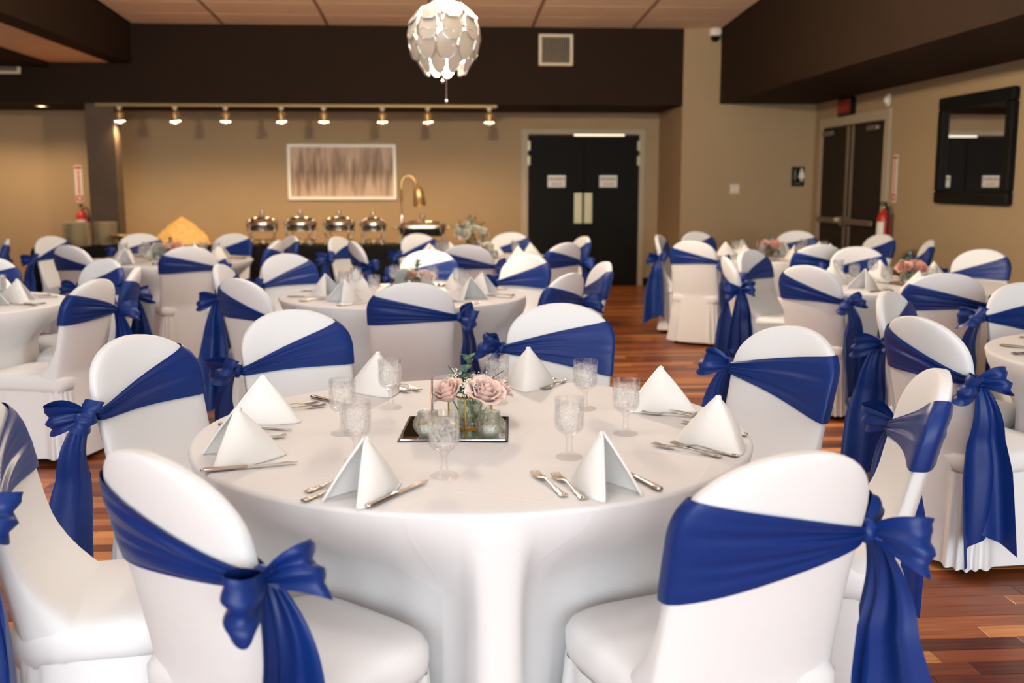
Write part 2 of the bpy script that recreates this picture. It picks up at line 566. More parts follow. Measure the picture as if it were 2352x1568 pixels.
# ceiling: tile grid on a gentle slope, rising toward the windows
y0, y1 = YB, YF
mb = MB()
X0C, X1C = -3.80, 3.56
mb.add([(XL, y0, ceil_z(y0) + .03), (XR, y0, ceil_z(y0) + .03), (XR, y1, ceil_z(y1) + .03), (XL, y1, ceil_z(y1) + .03),
        (XL, y0, ceil_z(y0) + .12), (XR, y0, ceil_z(y0) + .12), (XR, y1, ceil_z(y1) + .12), (XL, y1, ceil_z(y1) + .12)],
       [(0, 1, 2, 3), (7, 6, 5, 4), (0, 4, 5, 1), (1, 5, 6, 2), (2, 6, 7, 3), (3, 7, 4, 0)])
ceiling = struct(put('ceiling', mb, 'ceiling_tile', smooth=False))
cols = [X0C, -2.68, -1.405, -0.13, 1.145, 2.42, X1C]
ROW = 0.61
tile_cache = {}
ang = math.atan(CEIL_SLOPE)
for ci in range(len(cols) - 1):
    a, b = cols[ci], cols[ci + 1]
    key = round(b - a, 3)
    if key not in tile_cache:
        wd = b - a
        tile_cache[key] = MB().box(0.018, wd - 0.018, 0.004, ROW - 0.004, 0.0, 0.02, bev=0.003).mesh('ceiling_tile', 'ceiling_tile', smooth=False)
    r = 0
    while True:
        yy = YF - (r + 1) * ROW
        if yy < YB: break
        o = ob('ceiling_tile', tile_cache[key], ceiling, (a, yy, ceil_z(yy)))
        o.rotation_euler = (-ang, 0, 0)
        r += 1
for x in cols[1:-1]:
    mb = MB()
    mb.add([(x - .018, YB, ceil_z(YB) - .002), (x + .018, YB, ceil_z(YB) - .002), (x + .018, YF, ceil_z(YF) - .002), (x - .018, YF, ceil_z(YF) - .002),
            (x - .018, YB, ceil_z(YB) + .02), (x + .018, YB, ceil_z(YB) + .02), (x + .018, YF, ceil_z(YF) + .02), (x - .018, YF, ceil_z(YF) + .02)],
           [(3, 2, 1, 0), (4, 5, 6, 7), (0, 1, 5, 4), (1, 2, 6, 5), (2, 3, 7, 6), (3, 0, 4, 7)])
    put('grid_bar', mb, 'ceiling_grid', ceiling, smooth=False)

# flush light panels added as overhead fill for the tables (above the picture)
for i, (cx_, cy_) in enumerate(((-3.24, 2.0), (-.767, 2.0), (1.78, 2.0), (-3.24, 6.9), (-.767, 6.9), (1.78, 6.9))):
    g = thing('added_fill_panel', 'added flat fill light panel above the picture, %s' % ('near left', 'near middle', 'near right', 'far left', 'far middle', 'far right')[i], 'added fill light', (cx_, cy_, ceil_z(cy_) - .004), group='added fill light panels')
    g.rotation_euler = (-ang, 0, 0)
    put('frame', MB().box(-.5, .5, -.28, -.25, -.03, 0).box(-.5, .5, .25, .28, -.03, 0).box(-.5, -.47, -.25, .25, -.03, 0).box(.47, .5, -.25, .25, -.03, 0), 'white_plastic', g, smooth=False)
    l = bpy.data.lights.new('added_fill_light', 'AREA'); l.shape = 'RECTANGLE'; l.size = .92; l.size_y = .48; l.energy = 17; l.color = (.90, .96, 1)
    lo = bpy.data.objects.new('added_fill_light', l); C.objects.link(lo); lo.location = (0, 0, -.02); lo.parent = g

# brown soffit above the alcove, brown beams
struct(put('trim_1', MB().box(XL, XA, YF, YW, SOFF, 3.55), 'brown', smooth=False))
struct(put('trim_2', MB().box(X1C, XR, YB, YF - .001, 2.475, 4.5), 'brown', smooth=False))
struct(put('trim_3', MB().box(-4.06, -3.81, YB, YF - .001, 2.925, 4.5), 'brown', smooth=False))
struct(put('trim_4', MB().box(XL, -4.80, YB, YF - .001, 2.87, 3.0), 'brown', smooth=False))
# cut the far end of that low beam away so the soffit grille shows: pale lower ceiling between the beams
struct(put('ceiling_low', MB().box(-4.80, -4.06, YB, YF - .001, 2.93, 3.02), 'ceiling_tile', smooth=False))
struct(put('column', MB().box(-4.435, -4.075, 13.45, 13.70, 0, SOFF - .001, bev=.01), 'column', smooth=False))
# skirting boards
struct(put('baseboard_back', MB().box(XL, 1.1, YW - .018, YW - .001, 0, .11), 'black', smooth=False))
struct(put('baseboard_alcove', MB().box(2.88, XA - .002, YW - .018, YW - .001, 0, .11), 'black', smooth=False))
struct(put('baseboard_side', MB().box(XA - .018, XA - .001, YF + .1, YW - .02, 0, .11), 'black', smooth=False))
struct(put('baseboard_return', MB().box(XA, XR - .02, YF - .018, YF - .001, 0, .11), 'black', smooth=False))
struct(put('baseboard_right', MB().box(XR - .018, XR - .001, YB, 11.0, 0, .11), 'black', smooth=False))

# black double door in the alcove
d1 = struct(put('door_1', MB().box(1.115, 1.205, YW - .03, YW - .001, 0, 2.215).box(2.80, 2.875, YW - .03, YW - .001, 0, 2.215).box(1.205, 2.80, YW - .03, YW - .001, 2.15, 2.215), 'trim', smooth=False))
for k, (a, b) in enumerate(((1.21, 1.998), (2.006, 2.795))):
    lf = put('door_leaf', MB().box(a, b, YW - .025, YW - .003, .008, 2.125, bev=.004), 'black', d1, smooth=False)
    hx = a - .012 if k == 0 else b - .028
    for z in (2.0, 1.79):
        put('hinge', MB().box(hx, hx + .04, YW - .04, YW - .026, z - .075, z + .06, bev=.004), 'brushed', lf, smooth=False)
    pa = 1.868 if k == 0 else 2.012
    put('push_plate', MB().box(pa, pa + .115, YW - .031, YW - .0255, .90, 1.33, bev=.004), 'brushed', lf, smooth=False)
    sx = 1.487 if k == 0 else 2.228
    sg = put('door_sign', MB().box(sx, sx + .256, YW - .032, YW - .0255, 1.41, 1.58, bev=.003), 'sign_white', lf, smooth=False)
    # two blurred lines of lettering: only strokes can be made out
    ln = MB(); rr = random.Random(5 + k)
    for (z0, z1, x0, x1) in ((1.505, 1.548, .022, .234), (1.442, 1.468, .06, .2)):
        x = sx + x0
        while x < sx + x1:
            wd = rr.uniform(.008, .016)
            ln.box(x, x + wd, YW - .0335, YW - .0322, z0, z1); x += wd + rr.uniform(.008, .012)
    put('sign_lettering', ln, 'sign_grey', sg, smooth=False)
    put('kick_latch', MB().box((b - .05) if k == 0 else (a + .01), (b - .01) if k == 0 else (a + .05), YW - .04, YW - .0255, .06, .10, bev=.004), 'brass', lf, smooth=False)
put('meeting_gap', MB().box(1.99, 2.014, YW - .010, YW - .0035, .01, 2.128), 'black', d1, smooth=False)
put('door_gap', MB().box(1.21, 2.795, YW - .012, YW - .004, 2.128, 2.148), 'black', d1, smooth=False)
put('lit_gap_strip', MB().box(1.86, 2.58, YW - .02, YW - .0125, 2.128, 2.150), 'strip', d1, smooth=False)['label'] = 'bright strip of light above the doors'

# bronze double door on the right wall
d2 = struct(put('door_2', MB().box(XR - .03, XR - .001, 13.02, 13.14, 0, 2.26).box(XR - .03, XR - .001, 11.06, 11.18, 0, 2.26).box(XR - .03, XR - .001, 11.18, 13.02, 2.15, 2.26), 'trim', smooth=False))
for k, (a, b) in enumerate(((11.19, 12.09), (12.11, 13.01))):
    lf = put('door_leaf', MB().box(XR - .028, XR - .003, a, b, .008, 2.14, bev=.004), 'door_grey', d2, smooth=False)
    ys = b - .06 if k == 0 else a + .06
    put('meeting_stile', MB().box(XR - .045, XR - .0285, ys - .035, ys + .035, .01, 2.13, bev=.006), 'bar', lf, smooth=False)
    pb = put('panic_bar', MB().box(XR - .10, XR - .07, a + .06, b - .06, .98, 1.05, bev=.01), 'bar', lf, smooth=False)
    put('bar_end', MB().box(XR - .10, XR - .0285, (b - .10) if k == 0 else (a + .04), (b - .03) if k == 0 else (a + .11), .96, 1.07, bev=.012), 'bar', pb, smooth=False)
    cl = put('door_closer', MB().box(XR - .075, XR - .0285, (a + .08) if k == 0 else (b - .38), (a + .38) if k == 0 else (b - .08), 2.04, 2.10, bev=.01), 'bar', lf, smooth=False)
put('lever_knob', MB().lathe([(.0, -.03), (.03, -.028), (.042, 0), (.03, .028), (0, .03)], 14), 'brushed', d2, (XR - .12, 12.2, 1.03))

# ------------------------------------------------------------------ things on the walls and the soffit
def grille(cx, cz, label):
    g = thing('vent_grille', label, 'vent', (cx, YF - .001, cz), group='cream vent grilles on the soffit')
    h = .215; t = .034
    f = MB().box(-h, h, -.02, 0, h * .9 - t, h * .9, bev=.004).box(-h, h, -.02, 0, -h * .9, -h * .9 + t, bev=.004)
    f.box(-h, -h + t, -.02, 0, -h * .9 + t, h * .9 - t).box(h - t, h, -.02, 0, -h * .9 + t, h * .9 - t)
    put('frame', f, 'cream', g, smooth=False)
    put('duct_back', MB().box(-h + t, h - t, -.002, 0, -h * .9 + t, h * .9 - t), 'black', g, smooth=False)
    me = MB().box(-.0015, .0015, -.012, -.002, -h * .9 + t, h * .9 - t).mesh('vertical_vane', 'cream', smooth=False)
    for i in range(13):
        ob('vertical_vane', me, g, (-h + t + (i + .5) * (2 * (h - t)) / 13, 0, 0))
    me = MB().box(-h + t, h - t, -.016, -.012, -.001, .001).mesh('horizontal_vane', 'cream', smooth=False)
    for i in range(11):
        ob('horizontal_vane', me, g, (0, 0, -h * .9 + t + (i + .5) * (2 * (h * .9 - t)) / 11))


grille(1.44, 3.125, 'square cream vent grille high on the brown soffit right of the chandelier')
grille(-5.36, 2.98, 'cream vent grille at the top left corner under the brown beam')

# dome security camera in the corner
g = thing('security_camera', 'small white security camera with a dark dome by the ceiling corner', 'camera', (3.46, YF - .001, 3.30))
put('housing', MB().box(-.075, .075, -.13, 0, 0, .10, bev=.02), 'white_plastic', g)
put('dome', MB().lathe([(.0, -.065), (.03, -.058), (.05, -.035), (.058, 0)], 16, 0, -.07), 'black', g)

# track light rail with eight spots
TY = YF + .06
rail = put('track_rail', MB().box(-4.30, .70, TY - .018, TY + .018, SOFF - .041, SOFF - .001, bev=.004), 'rail', smooth=False)
tag(rail, 'long brass track rail under the brown soffit holding eight spotlights', 'track rail')
ord8 = ('leftmost', 'second from the left', 'third from the left', 'fourth from the left', 'fifth from the left', 'sixth from the left', 'seventh from the left', 'rightmost')
spot_meshes = None
for i, x in enumerate((-4.01, -3.33, -2.71, -2.02, -1.49, -.755, -.18, .60)):
    g = thing('track_spotlight', 'lit track spotlight on the brass rail, %s of eight' % ord8[i], 'spotlight', (x, TY, SOFF - .0415), group='spotlights on the track rail')
    if spot_meshes is None:
        a = MB().lathe([(.030, -.0), (.034, -.012), (.026, -.035), (.012, -.045)], 14).mesh('rail_adapter', 'cream')
        b = MB().tube([(0, 0, -.03), (0, 0, -.075)], .009, 8)
        b.tube([(-.045, 0, -.125), (-.045, 0, -.085), (-.03, 0, -.07), (0, 0, -.07), (.03, 0, -.07), (.045, 0, -.085), (.045, 0, -.125)], .006, 6)
        b = b.mesh('yoke', 'brass')
        sh = MB().lathe([(.0, .105), (.028, .1), (.038, .08), (.040, .03), (.052, .0), (.072, -.035), (.066, -.035), (.048, 0), (.034, .03)], 20, cap0=True, cap1=False).mesh('shade', 'brass')
        bl = MB().lathe([(0, .008), (.04, .004), (.06, -.012), (.066, -.03), (.05, -.036), (0, -.04)], 18).mesh('bulb', 'bulb')
        spot_meshes = (a, b, sh, bl)
    a, b, sh, bl = spot_meshes
    ob('rail_adapter', a, g); ob('yoke', b, g)
    tilt = (0.10, random.uniform(-.12, .12), 0)
    s = ob('shade', sh, g, (0, 0, -.165)); s.rotation_euler = tilt
    ob('bulb', bl, s)
    l = bpy.data.lights.new('spot_beam', 'SPOT')
    l.energy = 44; l.color = (1.0, .70, .38); l.spot_size = math.radians(150); l.spot_blend = .8; l.shadow_soft_size = .05
    lo = bpy.data.objects.new('spot_beam', l); C.objects.link(lo)
    lo.location = (0, 0, -.05); lo.parent = s

# recessed downlights added under the soffit to warm the wall left of the column
for x in (-5.15, -6.0):
    g = thing('added_downlight', 'added recessed warm downlight under the soffit at the far left' if x > -5.5 else 'added recessed warm downlight beyond the left picture edge', 'downlight', (x, 14.0, SOFF - .001))
    put('trim_ring', MB().lathe([(.085, 0), (.085, -.006), (.06, -.008), (.06, 0)], 24, cap0=False, cap1=False), 'cream', g)
    put('lit_lens', MB().lathe([(0, -.002), (.06, -.002), (.06, 0), (0, 0)], 24), 'bulb', g)
    l = bpy.data.lights.new('added_downlight_beam', 'SPOT')
    l.energy = 60; l.color = (1.0, .70, .40); l.spot_size = math.radians(140); l.spot_blend = .8; l.shadow_soft_size = .05
    lo = bpy.data.objects.new('added_downlight_beam', l); C.objects.link(lo); lo.location = (0, 0, -.02); lo.parent = g

# painting with white frame
g = thing('framed_painting', 'wide abstract painting of brown and cream streaks in a white frame', 'painting', (-1.405, YW - .002, 1.62))
fw, fh, t = .755, .385, .042
f = MB().box(-fw, fw, -.045, 0, fh - t, fh, bev=.008).box(-fw, fw, -.045, 0, -fh, -fh + t, bev=.008).box(-fw, -fw + t, -.045, 0, -fh + t, fh - t, bev=.004).box(fw - t, fw, -.045, 0, -fh + t, fh - t, bev=.004)
put('frame', f, 'picture_frame', g, smooth=False)
put('canvas', MB().box(-fw + t, fw - t, -.03, -.005, -fh + t, fh - t), 'painting', g, smooth=False)

# big mirror on the right wall
g = thing('wall_mirror', 'large wall mirror in a wide black frame on the right wall', 'mirror', (XR - .001, 9.225, 1.765))
fw, fh, t = .665, .497, .115
f = MB().box(-.06, 0, -fw, fw, fh - t, fh, bev=.012).box(-.06, 0, -fw, fw, -fh, -fh + t, bev=.012).box(-.06, 0, -fw, -fw + t, -fh + t, fh - t, bev=.01).box(-.06, 0, fw - t, fw, -fh + t, fh - t, bev=.01)
put('frame', f, 'black', g, smooth=False)
put('mirror_glass', MB().box(-.025, -.004, -fw + t, fw - t, -fh + t, fh - t), 'mirror', g, smooth=False)

# exit sign above the right door
g = thing('exit_sign', 'unlit red exit sign above the bronze doors on the right wall', 'sign', (XR - .001, 12.28, 2.36))
put('housing', MB().box(-.06, 0, -.22, .22, -.105, .105, bev=.01), 'black', g, smooth=False)
put('face', MB().box(-.064, -.06, -.19, .19, -.085, .085), 'exit_red', g, smooth=False)
cu = bpy.data.curves.new('exit_text', 'FONT'); cu.body = 'EXIT'; cu.size = .17; cu.align_x = 'CENTER'; cu.align_y = 'CENTER'; cu.extrude = .001
to = bpy.data.objects.new('tmp', cu); C.objects.link(to)
dg = bpy.context.evaluated_depsgraph_get()
me = bpy.data.meshes.new_from_object(to.evaluated_get(dg))
bpy.data.objects.remove(to)
me.materials.clear(); me.materials.append(M['sign_red'])
o = ob('lettering', me, g, (-.0655, 0, 0)); o.rotation_euler = (PI / 2, 0, -PI / 2)

g = thing('alarm_strobe', 'small cream fire alarm strobe right above the bronze doors', 'alarm', (XR - .001, 11.15, 2.35))
put('backplate', MB().box(-.03, 0, -.05, .05, -.07, .07, bev=.008), 'cream', g)
put('lens', MB().sphere((-.035, 0, 0), .04, 10, 6, (.7, 1, 1.2)), 'white_plastic', g)

g = thing('restroom_sign', 'black restroom sign with white figure beside the bronze doors', 'sign', (4.625, YF - .001, 1.55))
put('plate', MB().box(-.085, .085, -.008, 0, -.125, .125, bev=.003), 'black', g, smooth=False)
fig = MB().sphere((.045, -.012, .088), .017, 10, 6, (1, .3, 1)).add([(.02, -.0115, .068), (.07, -.0115, .068), (.085, -.0115, -.02), (.005, -.0115, -.02)], [(0, 1, 2, 3)]).box(.028, .042, -.012, -.009, -.06, -.018).box(.05, .064, -.012, -.009, -.06, -.018)
put('figure', fig, 'sign_white', g, smooth=False)
fig = MB().sphere((-.04, -.012, .078), .014, 10, 6, (1, .3, 1)).box(-.052, -.028, -.012, -.009, 0, .062).box(-.052, -.043, -.012, -.009, -.05, 0).box(-.037, -.028, -.012, -.009, -.05, 0)
put('figure', fig, 'sign_grey', g, smooth=False)
put('caption_bar', MB().box(-.05, .05, -.0095, -.008, -.095, -.085), 'sign_grey', g, smooth=False)

g = thing('light_switch', 'cream double light switch plate on the taupe wall', 'switch', (3.79, YF - .001, 1.39))
put('plate', MB().box(-.062, .062, -.008, 0, -.062, .062, bev=.004), 'cream', g, smooth=False)
for x in (-.025, .025): put('rocker', MB().box(x - .012, x + .012, -.014, -.008, -.03, .03, bev=.003), 'white_plastic', g, smooth=False)


def extinguisher(loc, rz, label):
    g = thing('fire_extinguisher', label, 'fire extinguisher', loc, rz)
    put('cylinder', MB().lathe([(0, -.30), (.066, -.295), (.073, -.27), (.073, .08), (.06, .13), (.03, .16), (.022, .18)], 20, 0, -.085), 'red', g)
    put('instruction_label', MB().loops([[(.0745 * math.cos(a), -.085 + .0745 * math.sin(a), z) for a in (-PI / 2 - 1.1 + 2.2 * k / 10 for k in range(11))] for z in (-.2, .05)], False, False, closed=False), 'sign_white', g)
    v = put('valve', MB().lathe([(.02, .175), (.02, .215), (.012, .225)], 12, 0, -.085), 'chrome', g)
    put('handle', MB().box(-.012, .012, -.16, -.06, .225, .238, bev=.004).box(-.012, .012, -.15, -.06, .25, .262, bev=.004).box(-.01, .01, -.075, -.06, .238, .25), 'black', v)
    put('hose', MB().tube([(.02, -.085, .20), (.06, -.09, .215), (.095, -.09, .17), (.10, -.088, .05), (.098, -.088, -.1)], .011, 8), 'dark_hose', g)
    put('bracket', MB().box(-.02, .02, -.02, 0, -.1, .14), 'bar', g, smooth=False)
    return g


extinguisher((XR - .001, 10.93, 1.0), -PI / 2, 'red fire extinguisher hanging on the right wall beside the bronze doors')
extinguisher((-4.98, YW - .001, .92), 0, 'red and white fire extinguisher behind the plate stacks by the column')


def arrow_sign(loc, rz, label):
    g = thing('extinguisher_sign', label, 'sign', loc, rz)
    put('plate', MB().box(-.05, .05, -.006, 0, -.25, .25, bev=.002), 'sign_white', g, smooth=False)
    put('red_band', MB().box(-.044, .044, -.0075, -.006, .20, .235).box(-.044, .044, -.0075, -.006, -.235, -.16), 'sign_red', g, smooth=False)
    put('arrow', MB().add([(-.03, -.008, -.185), (.03, -.008, -.185), (0, -.008, -.225)], [(0, 1, 2)]), 'sign_white', g, smooth=False)
    r = random.Random(2); ln = MB(); z = .18
    while z > -.14:
        h = r.uniform(.008, .014)
        ln.box(-.02, .02, -.0075, -.006, z - h, z); z -= h + .007
    put('lettering', ln, 'sign_red', g, smooth=False)


arrow_sign((XR - .001, 10.90, 1.51), -PI / 2, 'narrow vertical white and red extinguisher sign on the right wall')
arrow_sign((-5.02, YW - .001, 1.46), 0, 'narrow vertical white sign with red foot left of the grey column')

# ------------------------------------------------------------------ chandelier
CH = Vector((.02, 7.45, 2.475)); CR = .255
g = thing('chandelier', 'spherical pearl and silver petal chandelier hanging above the middle table', 'chandelier', CH)
put('bulb', MB().sphere((0, 0, .02), .05, 14, 8), 'lamp_bulb', g)
put('cord', MB().tube([(0, 0, .07), (0, 0, ceil_z(CH.y) - CH.z - .03)], .006, 8), 'silver_panel', g)
put('ceiling_rose', MB().lathe([(.06, ceil_z(CH.y) - CH.z - .005), (.055, ceil_z(CH.y) - CH.z - .03), (.01, ceil_z(CH.y) - CH.z - .045)], 20), 'silver_panel', g)
put('hub', MB().lathe([(.03, .07), (.035, .10), (.012, .13)], 14), 'silver_panel', g)


def petal(th0, th1, w, R, lift):
    """curved shell panel spanning polar angle th0..th1 (from the top), splayed outward by lift at its lower end"""
    rows = []; rin = []
    for i in range(9):
        u = i / 8
        th = th0 + (th1 - th0) * u
        r = R + lift * u * u
        hw = w * (1 - abs(2 * u - 1) ** 3.2 * .62)
        row = []
        for j in range(7):
            a = (j / 6 * 2 - 1) * hw
            row.append((r * math.sin(th) * math.cos(a), r * math.sin(th) * math.sin(a), r * math.cos(th)))
        rows.append(row)
    return rows


bands = [(.66, 1.28, .31, .240, .022, 8, .3), (1.08, 1.80, .29, .243, .016, 9, .05), (1.52, 2.28, .30, .249, .026, 10, .4), (1.95, 2.64, .27, .254, .055, 10, .1)]
for th0, th1, wd, R, lift, n, ph in bands:
    rows = petal(th0, th1, wd, R, lift)
    outer = MB().grid(rows).mesh('petal', 'satin_white')
    inner = MB().grid([[tuple(c * .978 for c in p) for p in r] for r in rows]).mesh('petal_lining', 'silver_panel')
    rim = []
    edge = [rows[0][j] for j in range(7)] + [rows[i][6] for i in range(1, 9)] + [rows[8][j] for j in range(5, -1, -1)] + [rows[i][0] for i in range(7, 0, -1)]
    rimm = MB().tube([*edge, edge[0]], .0035, 5, cap=False).mesh('petal_rim', 'silver_panel')
    for k in range(n):
        a = 2 * PI * k / n + ph
        o = ob('petal', outer, g, rz=a)
        o.rotation_euler = (random.uniform(-.05, .05), random.uniform(-.09, .09), a)
        ob('petal_lining', inner, o); ob('petal_rim', rimm, o)
for k in range(9):
    a = 2 * PI * k / 9 + .2
    put('rib', MB().tube([(.228 * math.sin(t) * math.cos(a), .228 * math.sin(t) * math.sin(a), .228 * math.cos(t)) for t in (.2 + 2.6 * i / 12 for i in range(13))], .004, 5), 'silver_panel', g)
for (x, y_, L) in ((-.015, 0, .07), (.012, .01, .205)):
    put('pull_cord', MB().tube([(x, y_, -.1), (x, y_, -.235 - L)], .0035, 6), 'silver_panel', g)
    put('pull_ball', MB().sphere((x, y_, -.235 - L - .012), .013, 10, 6), 'silver_panel', g)
for nm, z, en in (('chandelier_glow', .085, 70), ('added_uplight', .225, 680)):  # bulb glow, and an uplight added above the shell to brighten the ceiling
    l = bpy.data.lights.new(nm, 'POINT'); l.energy = en; l.color = (1, .80, .56); l.shadow_soft_size = .15 if z > .2 else .04
    lo = bpy.data.objects.new(nm, l); C.objects.link(lo); lo.location = (.05 if z > .2 else 0, 0, z); lo.parent = g

# ------------------------------------------------------------------ chairs
Z0, DH, WMAX = .800, .153, .222
ZTOP = Z0 + DH


def bw(z):
    if z < .45: return .2235
    if z < .62: return .2235 - .0065 * ((z - .45) / .17)
    if z < Z0: return .217 + (WMAX - .217) * ((z - .62) / (Z0 - .62)) ** .8
    u = min(1, (z - Z0) / DH)
    return WMAX * max(0.0, 1 - u ** 2.15) ** (1 / 2.15)


def bth(z):
    u = max(0, (z - Z0) / DH)
    return .029 * math.sqrt(max(.03, 1 - .75 * u ** 3))


def byc(z):
    t = max(0, (z - .45) / .5)
    return -.205 - .118 * t ** 1.08


def bsurf(phi, z, off=0.0):
    w, th = bw(z) + off, bth(z) + off
    c, s = math.cos(phi), math.sin(phi)
    e = 2 / 3.6
    x = w * math.copysign(abs(c) ** e, c)
    y = th * math.copysign(abs(s) ** e, s)
    y += byc(z) + .028 * (x / WMAX) ** 2
    if z < .45: y -= .006 if s < 0 else 0
    if s > 0 and z < .64:
        k = (1 - max(0, z - .44) / .20)
        y += .13 * k * k * (s ** .5)
    return (x, y, z)


def chair_back():
    zs = [.30, .36, .41, .45, .48, .51, .54, .57, .60, .64, .68, .72, .76, Z0]
    zs += [Z0 + DH * math.sin(a) for a in (PI / 2 * k / 12 for k in range(1, 12))]
    zs += [Z0 + DH * .9985]
    return MB().loops([[bsurf(2 * PI * j / 56, z) for j in range(56)] for z in zs])


def rrect(t, hx, y0, y1, n=4.5, nb=9.0):
    cy, hy = (y0 + y1) / 2, (y1 - y0) / 2
    c, s = math.cos(t), math.sin(t)
    nn = n if s > 0 else nb
    return hx * math.copysign(abs(c) ** (2 / nn), c), cy + hy * math.copysign(abs(s) ** (2 / nn), s)


def chair_seat():
    L = []
    for z, i in ((.375, .0), (.41, -.004), (.435, -.004), (.452, .004), (.463, .018), (.469, .05), (.4715, .11), (.4725, .18)):
        L.append([(*rrect(2 * PI * j / 64, .226 - i, -.228 + i, .252 - i), z) for j in range(64)])
    return MB().loops(L)


def chair_skirt():
    n = 184; L = []
    for k in range(9):
        u = k / 8
        z = .385 - u * .352
        row = []
        for j in range(n):
            t = 2 * PI * j / n
            fl = .004 + .030 * u ** 1.3
            x, y = rrect(t, .224 + fl, -.232 - fl, .250 + fl, 4.5, 7)
            ph = 23 * t + .9 * math.sin(3 * t) + .5 * math.sin(5 * t + 1)
            rp = (.0015 + .013 * u ** .8) * math.sin(ph) + .004 * u * math.sin(ph * .5 + 1)
            r = math.hypot(x, y) or 1
            row.append((x * (1 + rp / r), y * (1 + rp / r), z + .004 * math.sin(2 * t + 1) * u))
        L.append(row)
    return MB().loops(list(reversed(L)), False, False)


def chair_leg(x, y):
    return MB().loops([[(x + r * math.cos(2 * PI * j / 10), y + r * math.sin(2 * PI * j / 10), z) for j in range(10)] for z, r in ((0, .013), (.012, .0145), (.38, .0125))])


def sash_band(zk, zu1, zl1, seed):
    """satin band round the chair back: gathered on the sitter's right, fanning out to the left edge"""
    rnd = random.Random(seed)
    ph = [rnd.uniform(0, 6.28) for _ in range(6)]
    NU, NV = 76, 30
    rows = []
    for i in range(NU + 1):
        phi = 2 * PI * i / NU
        c = math.cos(phi)
        xn = math.copysign(abs(c) ** (2 / 3.6), c)
        g = (1 - xn) / 2
        gk = g ** 1.08
        zu = zk + .016 + (zu1 - zk - .016) * gk + .010 * math.sin(PI * g)
        zl = zk - .018 + (zl1 - zk + .018) * g ** .92 + .004 * math.sin(PI * g * 1.5)
        side = 1 if math.sin(phi) > 0 else -1
        row = []
        for j in range(NV + 1):
            v = j / NV
            z = zl + (zu - zl) * v
            pl = math.sin(v * 13 + ph[0] + side) + .7 * math.sin(v * 24 + ph[1] + side * 2) + .5 * math.sin(v * 39 + ph[2])
            amp = (.0048 * (1 - g) ** .7 + .0006 * (1 - g ** 4)) * min(1, g * 9 + .25)
            brk = .0016 * math.sin(v * 9 + g * 5 + ph[3]) * (1 - g ** 5)
            edge = 1 - abs(2 * v - 1) ** 6
            p = bsurf(phi, z, max(.0042, .0080 + (amp * pl + brk) * edge * .9 + .002 * edge))
            row.append(p)
        rows.append(row)
    return MB().grid(rows)


def ribbon(path, wdir, hw, nv=9, crumple=None):
    rows = []
    for i, (p, wd, h) in enumerate(zip(path, wdir, hw)):
        d = (path[min(i + 1, len(path) - 1)] - path[max(i - 1, 0)])
        nrm = d.cross(wd)
        if nrm.length > 1e-9: nrm.normalize()
        row = []
        for j in range(nv):
            v = j / (nv - 1) * 2 - 1
            q = p + wd * (h * v)
            if crumple: q = q + nrm * crumple(i / (len(path) - 1), v)
            row.append(tuple(q))
        rows.append(row)
    return MB().grid(rows)


def bow_loop(P, d, up, L, hwid, h, seed):
    rnd = random.Random(seed)
    a, b, c0 = rnd.uniform(0, 6), rnd.uniform(0, 6), rnd.uniform(.8, 1.2)
    d = d.normalized()
    up = (up - d * up.dot(d)).normalized()
    n = d.cross(up)
    path, wd, hw = [], [], []
    N = 26
    for i in range(N + 1):
        t = i / N
        r = L * math.sin(PI * t) ** .85
        lat = h * math.sin(2 * PI * t) * (1 if t < .5 else .9)
        path.append(P + d * r + n * lat - Vector((0, 0, .020)) * math.sin(PI * t) ** 2)
        wd.append((up + d * .25 * math.sin(2 * PI * t + a) * .5 + n * .3 * math.sin(PI * t + b)).normalized())
        hw.append(.010 + hwid * math.sin(PI * t) ** .6)
    return ribbon(path, wd, hw, 11, lambda t, v: .0085 * math.sin(5.2 * v * c0 + a) * (1 - .45 * math.sin(PI * t)) + .004 * math.sin(9 * v + b))


def tail(P, wdir, drift, L, w1, seed):
    rnd = random.Random(seed)
    a, b = rnd.uniform(0, 6), rnd.uniform(0, 6)
    path, wd, hw = [], [], []
    N = 30
    for i in range(N + 1):
        t = i / N
        path.append(P + drift * t ** .7 + Vector((.028 * math.sin(PI * min(1, t * 3)) * .6, 0, -L * t)))
        ang = .35 * math.sin(2.2 * t + b)
        wd.append(Matrix.Rotation(ang, 3, 'Z') @ wdir)
        hw.append(.012 + (w1 - .012) * min(1, t * 1.9) ** .75)
    mb = ribbon(path, wd, hw, 17, lambda t, v: (.004 + .020 * min(1, t * 2.2)) * math.sin(3.4 * v + a + .8 * t) * .8 + .0035 * math.sin(7.5 * v + b) * (1 - .4 * t))
    # slanted, slightly uneven end
    out = []
    for k, p in enumerate(mb.v):
        i, j = divmod(k, 17)
        t = i / N; v = j / 8 - 1
        out.append((p[0], p[1], p[2] - .040 * v * t ** 5))
    mb.v = out
    return mb


